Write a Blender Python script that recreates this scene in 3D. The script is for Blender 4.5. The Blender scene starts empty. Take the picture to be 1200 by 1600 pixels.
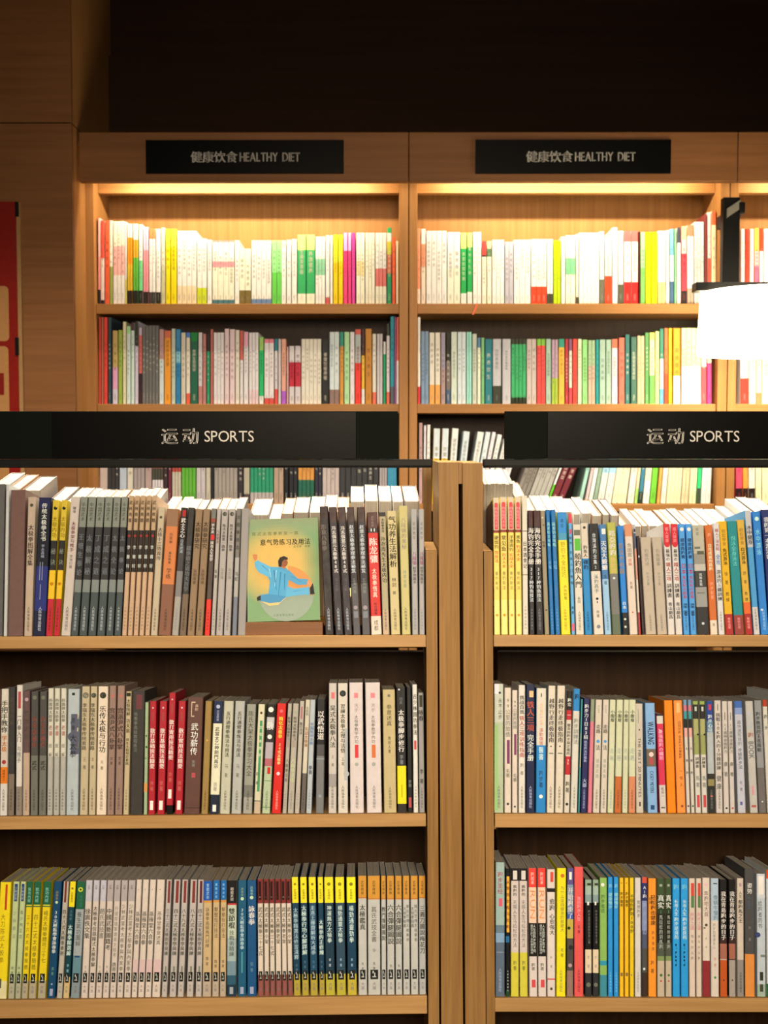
import bpy, bmesh, math, random
from mathutils import Vector, Matrix
random.seed(7)
SC = bpy.context.scene
COL = SC.collection

# ------------------------------------------------------------------ camera
F = 1870.0            # focal length in pixels of the 1200 x 1600 frame
D1, D2 = 2.2, 3.6     # distance of the front book spines / of the wall bookcase
EYE = 1.45
PITCH = math.atan((800 - 695) / F)
YAW = math.atan((605 - 600) / F)
cd = bpy.data.cameras.new('camera')
cam = bpy.data.objects.new('camera', cd)
COL.objects.link(cam)
cam.location = (0, 0, EYE)
cam.rotation_euler = (math.pi / 2 - PITCH, 0, YAW)
cd.sensor_fit = 'VERTICAL'
cd.sensor_height = 24
cd.lens = F / 1600 * 24
cd.dof.use_dof = True
cd.dof.focus_distance = 2.22
cd.dof.aperture_fstop = 4.0
cd.clip_start = 0.05
SC.camera = cam
CR = cam.rotation_euler.to_matrix()

# ------------------------------------------------------------------ world, exposure, large lights
w = bpy.data.worlds.new('world'); SC.world = w; w.use_nodes = True
w.node_tree.nodes['Background'].inputs[0].default_value = (1.0, 0.72, 0.48, 1)
w.node_tree.nodes['Background'].inputs[1].default_value = 0.02
SC.view_settings.view_transform = 'Standard'
SC.view_settings.look = 'None'
SC.view_settings.gamma = 1
SC.view_settings.use_curve_mapping = False
SC.view_settings.exposure = 0.0

def area(name, loc, aim, sx, sy, power, col, spread=180):
    l = bpy.data.lights.new(name, 'AREA'); l.shape = 'RECTANGLE'; l.size = sx; l.size_y = sy
    l.energy = power; l.color = col; l.spread = math.radians(spread)
    o = bpy.data.objects.new(name, l); COL.objects.link(o)
    o.location = loc
    d = Vector(aim) - Vector(loc)
    o.rotation_euler = d.to_track_quat('-Z', 'Y').to_euler()
    return o
# unseen soft room light added behind the camera, and the row of spots over the aisle behind the low bookcase
area('unseen_front_light', (0.2, -0.9, 2.15), (0.05, 2.2, 0.78), 1.5, 0.9, 38, (1.0, 0.82, 0.61), 78)
area('ceiling_spot_aisle', (0.0, 2.62, 3.1), (0.0, 2.64, 1.2), 2.8, 0.10, 80, (1.0, 0.88, 0.72), 74)
LED_COL = (1.0, 0.82, 0.54)
LED_POWER = 8

# ------------------------------------------------------------------ helpers
def lin(c):
    return c / 12.92 if c <= 0.04045 else ((c + 0.055) / 1.055) ** 2.4
def hexc(s):
    if len(s) == 3: s = s[0] * 2 + s[1] * 2 + s[2] * 2
    return tuple(lin(int(s[i:i + 2], 16) / 255) for i in (0, 2, 4))
def ray(x, y):
    return (CR @ Vector(((x - 600) / F, (800 - y) / F, -1))).normalized()
def px(x, y, Y):
    r = ray(x, y); return Vector((0, 0, EYE)) + r * (Y / r.y)
class Frame:
    """a plane that stands in the room: origin p, along x, depth n, up u"""
    def __init__(s, p, yaw=0.0, tilt=0.0):
        X = Vector((math.cos(yaw), math.sin(yaw), 0)); Yd = Vector((-math.sin(yaw), math.cos(yaw), 0)); Z = Vector((0, 0, 1))
        s.p, s.X = p, X
        s.N = math.cos(tilt) * Yd - math.sin(tilt) * Z
        s.U = math.cos(tilt) * Z + math.sin(tilt) * Yd
    def hit(s, x, y):
        r = ray(x, y); o = Vector((0, 0, EYE))
        t = (s.p - o).dot(s.N) / r.dot(s.N)
        d = o + r * t - s.p
        return d.dot(s.X), d.dot(s.U)
    def s_at(s, x):
        """the position along t = 0 that shows at pixel column x"""
        a, b = s.hit(x, 1000), s.hit(x, 1400)
        k = a[1] / (a[1] - b[1])
        return a[0] + (b[0] - a[0]) * k
    def mat(s, a=0, b=0, c=0):
        o = s.p + s.X * a + s.N * b + s.U * c
        m = Matrix.Identity(4)
        for i, v in enumerate((s.X, s.N, s.U, o)):
            for j in range(3): m[j][i] = v[j]
        return m

class MB:
    """collects boxes and prisms with a colour for each face"""
    def __init__(s): s.v, s.f, s.c, s.m = [], [], [], []
    def quad(s, pts, col=(1, 1, 1), mi=0):
        n = len(s.v); s.v += [tuple(p) for p in pts]; s.f.append(tuple(range(n, n + len(pts)))); s.c.append(col); s.m.append(mi)
    def box(s, x0, x1, y0, y1, z0, z1, col=(1, 1, 1), mi=0, M=None, b=0.0):
        if b > 0:
            return s.bevel_box(x0, x1, y0, y1, z0, z1, b, col, mi, M)
        P = [Vector(p) for p in ((x0, y0, z0), (x1, y0, z0), (x1, y1, z0), (x0, y1, z0), (x0, y0, z1), (x1, y0, z1), (x1, y1, z1), (x0, y1, z1))]
        if M is not None: P = [M @ p for p in P]
        n = len(s.v); s.v += [tuple(p) for p in P]
        for q in ((0, 1, 5, 4), (1, 2, 6, 5), (2, 3, 7, 6), (3, 0, 4, 7), (4, 5, 6, 7), (3, 2, 1, 0)):
            s.f.append(tuple(n + i for i in q)); s.c.append(col); s.m.append(mi)
    def bevel_box(s, x0, x1, y0, y1, z0, z1, b, col, mi, M):
        bm = bmesh.new(); bmesh.ops.create_cube(bm, size=1)
        for v in bm.verts:
            v.co = Vector(((x0 + x1) / 2 + v.co.x * (x1 - x0), (y0 + y1) / 2 + v.co.y * (y1 - y0), (z0 + z1) / 2 + v.co.z * (z1 - z0)))
        bmesh.ops.bevel(bm, geom=bm.edges[:], offset=b, segments=2, affect='EDGES', profile=0.5)
        if M is not None: bmesh.ops.transform(bm, matrix=M, verts=bm.verts)
        n = len(s.v)
        bm.verts.index_update()
        s.v += [tuple(v.co) for v in bm.verts]
        for f in bm.faces:
            s.f.append(tuple(n + v.index for v in f.verts)); s.c.append(col); s.m.append(mi)
        bm.free()
    def disk(s, cx, cz, rx, rz, y, col, n=14):
        s.quad([(cx + rx * math.cos(2 * math.pi * i / n), y, cz + rz * math.sin(2 * math.pi * i / n)) for i in range(n)], col)
    def tube(s, a, b, r0, r1=None, n=16, col=(1, 1, 1), mi=0, cap=True):
        r1 = r0 if r1 is None else r1
        a, b = Vector(a), Vector(b); d = (b - a).normalized()
        q = d.to_track_quat('Z', 'Y').to_matrix(); k = len(s.v)
        for c, r in ((a, r0), (b, r1)):
            for i in range(n):
                s.v.append(tuple(c + q @ Vector((r * math.cos(2 * math.pi * i / n), r * math.sin(2 * math.pi * i / n), 0))))
        for i in range(n):
            j = (i + 1) % n; s.f.append((k + i, k + j, k + n + j, k + n + i)); s.c.append(col); s.m.append(mi)
        if cap:
            s.f.append(tuple(k + i for i in reversed(range(n)))); s.f.append(tuple(k + n + i for i in range(n))); s.c += [col, col]; s.m += [mi, mi]
    def build(s, name, mats, parent=None, mw=None):
        me = bpy.data.meshes.new(name)
        me.from_pydata(s.v, [], s.f)
        mats = mats if isinstance(mats, (list, tuple)) else [mats]
        for m in mats: me.materials.append(m)
        at = me.color_attributes.new('ink', 'FLOAT_COLOR', 'CORNER')
        buf = []
        for p, c in zip(s.f, s.c):
            buf += [c[0], c[1], c[2], 1.0] * len(p)
        at.data.foreach_set('color', buf)
        if any(s.m): me.polygons.foreach_set('material_index', s.m)
        me.update()
        o = bpy.data.objects.new(name, me); COL.objects.link(o)
        if parent is not None: o.parent = parent
        elif mw is not None: o.matrix_world = mw
        return o
def tag(o, label=None, cat=None, group=None, kind=None):
    for k, v in (('label', label), ('category', cat), ('group', group), ('kind', kind)):
        if v: o[k] = v
    return o
def empty(name, loc, label, cat, group=None):
    o = bpy.data.objects.new(name, None); COL.objects.link(o); o.location = loc; o.empty_display_size = .05
    return tag(o, label, cat, group)

# ------------------------------------------------------------------ materials
def mat(name, rough=0.5, base=None, metal=0.0, coat=0.0, emit=None, es=0.0, spec=None):
    m = bpy.data.materials.new(name); m.use_nodes = True
    b = m.node_tree.nodes['Principled BSDF']
    b.inputs['Roughness'].default_value = rough; b.inputs['Metallic'].default_value = metal
    b.inputs['Coat Weight'].default_value = coat
    if spec is not None: b.inputs['Specular IOR Level'].default_value = spec
    if base: b.inputs['Base Color'].default_value = (*base, 1)
    if emit: b.inputs['Emission Color'].default_value = (*emit, 1); b.inputs['Emission Strength'].default_value = es
    return m
def nodes(m): return m.node_tree.nodes, m.node_tree.links, m.node_tree.nodes['Principled BSDF']
def ink_material(name, rough, grain):
    m = mat(name, rough, spec=0.14); N, L, B = nodes(m)
    a = N.new('ShaderNodeAttribute'); a.attribute_name = 'ink'
    n = N.new('ShaderNodeTexNoise'); n.inputs['Scale'].default_value = grain; n.inputs['Detail'].default_value = 4
    tc = N.new('ShaderNodeTexCoord'); L.new(tc.outputs['Object'], n.inputs['Vector'])
    r = N.new('ShaderNodeMapRange'); r.inputs['To Min'].default_value = 0.86; r.inputs['To Max'].default_value = 1.1
    L.new(n.outputs['Fac'], r.inputs['Value'])
    mx = N.new('ShaderNodeVectorMath'); mx.operation = 'SCALE'
    L.new(a.outputs['Color'], mx.inputs[0]); L.new(r.outputs['Result'], mx.inputs['Scale'])
    L.new(mx.outputs['Vector'], B.inputs['Base Color'])
    r2 = N.new('ShaderNodeMapRange'); r2.inputs['To Min'].default_value = rough - .1; r2.inputs['To Max'].default_value = rough + .15
    L.new(n.outputs['Fac'], r2.inputs['Value']); L.new(r2.outputs['Result'], B.inputs['Roughness'])
    return m
def wood(name, ca, cb, vertical, scale=1.0, rough=0.45):
    m = mat(name, rough, spec=0.12); N, L, B = nodes(m)
    tc = N.new('ShaderNodeTexCoord'); mp = N.new('ShaderNodeMapping')
    mp.inputs['Scale'].default_value = (60 * scale, 60 * scale, 2.2 * scale) if vertical else (2.2 * scale, 60 * scale, 60 * scale)
    L.new(tc.outputs['Object'], mp.inputs['Vector'])
    n1 = N.new('ShaderNodeTexNoise'); n1.inputs['Scale'].default_value = 1.4; n1.inputs['Detail'].default_value = 6; n1.inputs['Roughness'].default_value = 0.65
    L.new(mp.outputs['Vector'], n1.inputs['Vector'])
    n2 = N.new('ShaderNodeTexNoise'); n2.inputs['Scale'].default_value = 3.0; n2.inputs['Detail'].default_value = 2
    L.new(tc.outputs['Object'], n2.inputs['Vector'])
    ad = N.new('ShaderNodeMath'); ad.operation = 'MULTIPLY_ADD'; ad.inputs[1].default_value = 0.35
    L.new(n2.outputs['Fac'], ad.inputs[0]); L.new(n1.outputs['Fac'], ad.inputs[2])
    cr = N.new('ShaderNodeValToRGB')
    cr.color_ramp.elements[0].position = 0.48; cr.color_ramp.elements[1].position = 0.86
    cr.color_ramp.elements[0].color = (*ca, 1); cr.color_ramp.elements[1].color = (*cb, 1)
    L.new(ad.outputs[0], cr.inputs['Fac']); L.new(cr.outputs['Color'], B.inputs['Base Color'])
    bp = N.new('ShaderNodeBump'); bp.inputs['Strength'].default_value = 0.12; bp.inputs['Distance'].default_value = 0.001
    L.new(n1.outputs['Fac'], bp.inputs['Height']); L.new(bp.outputs['Normal'], B.inputs['Normal'])
    return m
INK = ink_material('printed_cover', 0.42, 90)
LETTER = ink_material('printed_letters', 0.5, 40)
m = mat('page_edges_shaded', 0.9, spec=0.1); N_, L_, B_ = nodes(m)
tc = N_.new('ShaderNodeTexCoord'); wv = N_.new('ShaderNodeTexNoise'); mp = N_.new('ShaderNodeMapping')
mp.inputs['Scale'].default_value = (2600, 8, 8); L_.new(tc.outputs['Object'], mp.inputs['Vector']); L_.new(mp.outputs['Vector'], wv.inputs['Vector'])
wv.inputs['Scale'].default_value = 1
cr = N_.new('ShaderNodeValToRGB'); cr.color_ramp.elements[0].color = (0.14, 0.125, 0.10, 1); cr.color_ramp.elements[1].color = (0.36, 0.335, 0.29, 1)  # darker than the cream paper: shade on the page edges is put into the colour
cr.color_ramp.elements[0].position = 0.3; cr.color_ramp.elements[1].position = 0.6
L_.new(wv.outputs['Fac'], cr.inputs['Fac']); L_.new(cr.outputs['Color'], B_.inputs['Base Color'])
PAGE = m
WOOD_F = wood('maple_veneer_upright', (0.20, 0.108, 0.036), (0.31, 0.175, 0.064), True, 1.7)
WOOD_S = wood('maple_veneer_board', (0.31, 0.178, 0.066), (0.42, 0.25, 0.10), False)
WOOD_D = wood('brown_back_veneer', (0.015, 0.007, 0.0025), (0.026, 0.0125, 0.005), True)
WOOD_B = wood('wall_case_veneer', (0.27, 0.125, 0.038), (0.36, 0.175, 0.06), False)
WOOD_BV = wood('wall_case_veneer_upright', (0.27, 0.125, 0.038), (0.36, 0.175, 0.06), True)
WOOD_P = wood('wall_panel_veneer', (0.145, 0.062, 0.022), (0.195, 0.086, 0.032), False, 0.6)
BLACK = mat('black_acrylic', 0.3, (0.0022, 0.0022, 0.0022), spec=0.06)
BLACK_M = mat('black_painted_metal', 0.4, (0.004, 0.004, 0.004), spec=0.1)
RAIL = mat('dark_grey_metal_rail', 0.4, (0.008, 0.009, 0.0085), spec=.1)
GREY_M = mat('brushed_grey_metal', 0.35, (0.25, 0.24, 0.2), metal=0.7)
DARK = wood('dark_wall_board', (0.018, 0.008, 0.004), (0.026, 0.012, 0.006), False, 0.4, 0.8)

# ------------------------------------------------------------------ glyphs, one mesh for each character, made once
GL = {}
def make_glyphs(chars):
    obs = []
    for c in sorted(chars):
        cu = bpy.data.curves.new('glyph', 'FONT'); cu.body = c; cu.resolution_u = 2 if ord(c) > 0x2e80 else 3
        o = bpy.data.objects.new('glyph', cu); COL.objects.link(o); obs.append((c, o))
    dg = bpy.context.evaluated_depsgraph_get(); dg.update()
    for c, o in obs:
        ev = o.evaluated_get(dg); me = ev.to_mesh()
        vs = [(v.co.x, v.co.y) for v in me.vertices]; fs = [tuple(p.vertices) for p in me.polygons]
        ev.to_mesh_clear(); GL[(c, 0)] = (vs, fs)
        n = len(vs)      # bold: the same strokes twice, a hair apart
        GL[(c, 1)] = ([(x - .02, y) for x, y in vs] + [(x + .02, y + .012) for x, y in vs], fs + [tuple(n + i for i in f) for f in fs])
    for c, o in obs:
        cu = o.data; bpy.data.objects.remove(o); bpy.data.curves.remove(cu)
def put(mb, c, cx, cz, sx, sz, y, col, bold=0, rot=False):
    vs, fs = GL.get((c, bold), ((), ()))
    if not vs: return
    n = len(mb.v)
    xs = [v[0] for v in vs]
    mx = 0.5 if ord(c) > 0x2e80 else (min(xs) + max(xs)) / 2
    for a, b in vs:
        a, b = (a - mx), (b - 0.38 if ord(c) > 0x2e80 else b - 0.35)
        if rot: mb.v.append((cx + b * sx, y, cz - a * sz))
        else: mb.v.append((cx + a * sx, y, cz + b * sz))
    for f in fs: mb.f.append(tuple(n + i for i in f)); mb.c.append(col); mb.m.append(0)
def line_text(mb, s, x0, z, size, y, col, bold=0, gap=0.06, narrow=1.0):
    """a horizontal line of writing starting at x0, with its baseline centre at z"""
    x = x0
    for c in s:
        if c == ' ': x += size * 0.32; continue
        vs, fs = GL[(c, bold)]
        xs = [v[0] for v in vs]; wd = 1.0 if ord(c) > 0x2e80 else (max(xs) - min(xs) + gap)
        put(mb, c, x + wd * size * narrow / 2, z, size * narrow, size, y, col, bold)
        x += wd * size * narrow
    return x

# ------------------------------------------------------------------ what stands on the front shelves
# one line for each book: x0 x1 top | colours of the spine from the top | what is printed on it | how it looks
# printing: characters,colour,from,to[,across[,size]]   #,colour,from,to,x0,x1 is a block   o,colour,at,x,r a disk   R: letters turned   p foot line   d small black emblem
AL_LEAN = ((-20, 5), (5, 4), (37, 5), (51, 8), (71, 11), (83, 11), (94, 15), (110, 16), (190, 11), (226, 12), (247, 12), (268, 15), (280, 14), (305, 13), (329, 10), (361, 8), (378, 6), (386, 4), (505, -7), (524, -11), (555, -11), (580, -8), (598, -6), (628, -7), (644, -3), (660, -1))
AL = '''
-14 4 757|5a554f||dark grey cloth hardback at the row's end
5 11 757|bdb5a8||thin off-white booklet beside the dark hardback
12 36 766|6b4c42||thick brown book in crinkled clear wrap
37 50 777|b39a80|o,443,.06,.5,.22;太极拳图解全集,433,.2,.5;p433|plain tan paperback beside the navy book
51 71 778|141b40 .08 10131f .5 232b66 .82 151a33|传统太极拳全书,ddd,.04,.32;李永昌编,99a,.34,.44,.5,.5;#,889,.47,.6,.3,.36;#,889,.47,.6,.5,.56;#,889,.63,.74,.4,.46;pbbb|navy book with a white vertical title
71 82 782|c9a92f .3 22201f .52 e0b020 .73 b3202c|o,111,.06,.5,.3;o,dc3,.05,.62,.12;太极内功,a80,.12,.28;秘诀,998,.34,.5;o,b70,.62,.5,.3;p500|yellow, black and red striped paperback
83 93 782|c9a92f .3 22201f .52 e0b020 .73 b3202c|o,111,.06,.5,.3;o,dc3,.05,.62,.12;太极内功,a80,.12,.28;秘诀,998,.34,.5;o,b70,.62,.5,.3;p500|yellow, black and red striped paperback
95 110 777|c0ae9d|健身,765,.07,.12;太极拳架与推手,933,.18,.4;李德印著,765,.42,.52,.5,.6;p433|cream paperback with red-brown title
110 122 777|7c7c6c .22 2c2a2a .6 77796f .69 3f4743|中国武术,443,.04,.18,.5,.6;王培生拳论,888,.26,.58;paaa|grey-green paperback with black middle band
123 136 777|7c7c6c .22 2c2a2a .6 77796f .69 3f4743|中国武术,443,.04,.18,.5,.6;太极解秘,888,.26,.58;paaa|grey-green paperback with black middle band
137 150 777|7c7c6c .22 2c2a2a .6 77796f .69 3f4743|中国武术,443,.04,.18,.5,.6;丁成之道,888,.26,.58;paaa|grey-green paperback with black middle band
151 164 777|7c7c6c .22 2c2a2a .6 77796f .69 3f4743|中国武术,443,.04,.18,.5,.6;丁成之道,888,.26,.58;paaa|grey-green paperback with black middle band
165 177 777|7c7c6c .22 2c2a2a .6 77796f .69 3f4743|中国武术,443,.04,.18,.5,.6;太极全论,888,.26,.58;paaa|grey-green paperback with black middle band
178 189 777|7c7c6c .22 2c2a2a .6 77796f .69 3f4743|中国武术,443,.04,.18,.5,.6;太极拳论,888,.26,.58;paaa|grey-green paperback with black middle band
190 198 775|b08f6a .25 1e1a19 .55 bd9672|武林典籍,432,.03,.2;o,922,.29,.5,.3;李雅轩,ccb,.34,.54;p654|tan paperback with black band and red dot
199 207 775|b08f6a .25 1e1a19 .55 bd9672|武林典籍,432,.03,.2;o,922,.29,.5,.3;李雅轩,ccb,.34,.54;p654|tan paperback with black band and red dot
208 216 775|b08f6a .25 1e1a19 .55 bd9672|武林典籍,432,.03,.2;o,922,.29,.5,.3;李雅轩,ccb,.34,.54;p654|tan paperback with black band and red dot
217 225 775|b08f6a .25 1e1a19 .55 bd9672|武林典籍,432,.03,.2;o,922,.29,.5,.3;李雅轩,ccb,.34,.54;p654|tan paperback with black band and red dot
226 234 775|b08f6a .25 1e1a19 .55 bd9672|武林典籍,432,.03,.2;o,922,.29,.5,.3;李雅轩,ccb,.34,.54;p654|tan paperback with black band and red dot
235 246 793|b5a080|o,443,.08,.5,.22;太极十三势真传,765,.16,.42;p432|tan paperback with a small round seal
247 267 796|8a6243 .14 c4703a .6 7d4f38|形意拳,532,.19,.28,.5,.5;姜容樵著,432,.34,.44,.5,.4;学练,432,.47,.56,.5,.5;p432|brown book with a wide orange band
268 279 794|1a1817 .3 3a3735 .5 77706a .7 9a8f80|#,a22,.02,.07,.3,.8;武士之心,eee,.08,.24;日本武道,aaa,.25,.36,.5,.7;p888|black and grey paperback with white title
280 291 794|2a2622 .68 6b5540|截拳道之道功夫哲学,888,.3,.66;p221|dark charcoal book with brown foot
292 304 796|86694a|太极拳研究,432,.1,.32;吴图南著,432,.48,.6,.5,.6;p432|plain golden-brown paperback
305 317 796|86694a|太极拳研究,432,.1,.32;吴图南著,432,.48,.6,.5,.6;p432|plain golden-brown paperback
319 328 795|6b665c .08 8a3a25 .11 4a3b32 .72 d8281c|李小龙,eed,.12,.2;#,c22,.21,.25,.2,.9;技击人生哲学,eed,.26,.42;p211|dark brown paperback with scarlet foot
329 336 795|a79a8c|八卦掌法,933,.17,.28;名家,444,.48,.56;p765|thin light grey paperback
337 348 796|a3968a|o,443,.04,.5,.34;o,a98,.04,.65,.14;陈氏太极第一路拳,333,.12,.34;冯志强,776,.47,.56,.5,.6;p665|grey paperback with black seal at the head
349 360 796|a3968a|o,443,.04,.5,.34;o,a98,.04,.65,.14;陈氏太极第一路拳,333,.12,.34;冯志强,776,.47,.56,.5,.6;p665|grey paperback with black seal at the head
362 370 795|6f675b .39 a1988b .7 6c6d72|太极拳技击,443,.04,.34;马虹,555,.5,.58|slim grey paperback with blue-grey foot
371 383.5 795|8f857b||thick plain grey book beside the displayed cover
508 522 792|2a1414 .1 1d1616|形意八卦拳,987,.14,.35,.35;祝大彤著,544,.42,.55,.5,.4;paaa|black paperback with tan brush title
524 537 793|3a2422 .12 262127|冯志强混元太极拳48式,eee,.15,.52,.5,1.2;混元太极,766,.56,.66,.5,.6;paaa|black paperback with white block title
538 551 793|3a2422 .12 262127|冯志强混元太极拳48式,eee,.15,.52,.5,1.2;混元太极,766,.56,.66,.5,.6;paaa|black paperback with white block title
552 564 793|3a2422 .12 262127 .6 4a4646|赵堡太极拳拳理拳法秘笈,ccc,.14,.52,.5,1.2;王海洲著,998,.56,.68,.5,.6;o,988,.79,.5,.28;#,777,.82,.87,.2,.8|charcoal paperback with portrait near its foot
566 579 793|3a2422 .12 262127 .6 4a4646|赵堡太极拳拳理拳法秘笈,ccc,.14,.52,.5,1.2;王海洲著,998,.56,.68,.5,.6;o,988,.79,.5,.28;#,777,.82,.87,.2,.8|charcoal paperback with portrait near its foot
580 597 801|4a2a22 .13 181012 .17 c4201c .85 d8bfa6|武学典藏,a87,.03,.12,.5,.4;#,ddd,.135,.16,.3,.4;#,ddd,.135,.16,.6,.7;陈龙骧,fed,.21,.42,.5,.9;太极拳悟真,fdb,.46,.7,.5,.5;陈龙骧著,311,.74,.84,.5,.4;成都,432,.88,.97,.5,.5|bright red book with white calligraphy title
598 609 801|222 .035 a3926e .8 b89a78|太极拳真传,332,.05,.17,.5,.8;孙存周先生太极内功,332,.2,.58,.5,.8;p332|thin beige paperback with black cap
611 626 799|c0aa74|气功养生法解析,221,.04,.46,.5,1;林剑,332,.54,.62,.5,.6;著,332,.65,.68,.5,.5;p332|yellow-tan paperback with black brush title
628 642 791|b9a868|八段锦的奥秘,877,.09,.34,.5,.7;林厚省著,998,.5,.64,.5,.5;p554|taller pale olive paperback with faint title
644 654 796|9c948b|八段锦,a47,.34,.45;初学到高手,433,.46,.6;视频教学,776,.1,.25,.5,.6;p777|grey paperback with mauve characters
655 664 796|9c948b|八段锦,a47,.34,.45;初学到高手,433,.46,.6;视频教学,776,.1,.25,.5,.6;p777|grey paperback with mauve characters
'''
AR_LEAN = ((760, -2), (826, -2), (836, -3), (850, -7), (876, -8), (900, -5), (914, -6), (927, -9), (1009, -9), (1089, -8), (1109, -10), (1122, -8), (1134, -10), (1147, -12), (1164, -13), (1177, -15), (1188, -14), (1230, -14))
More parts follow.
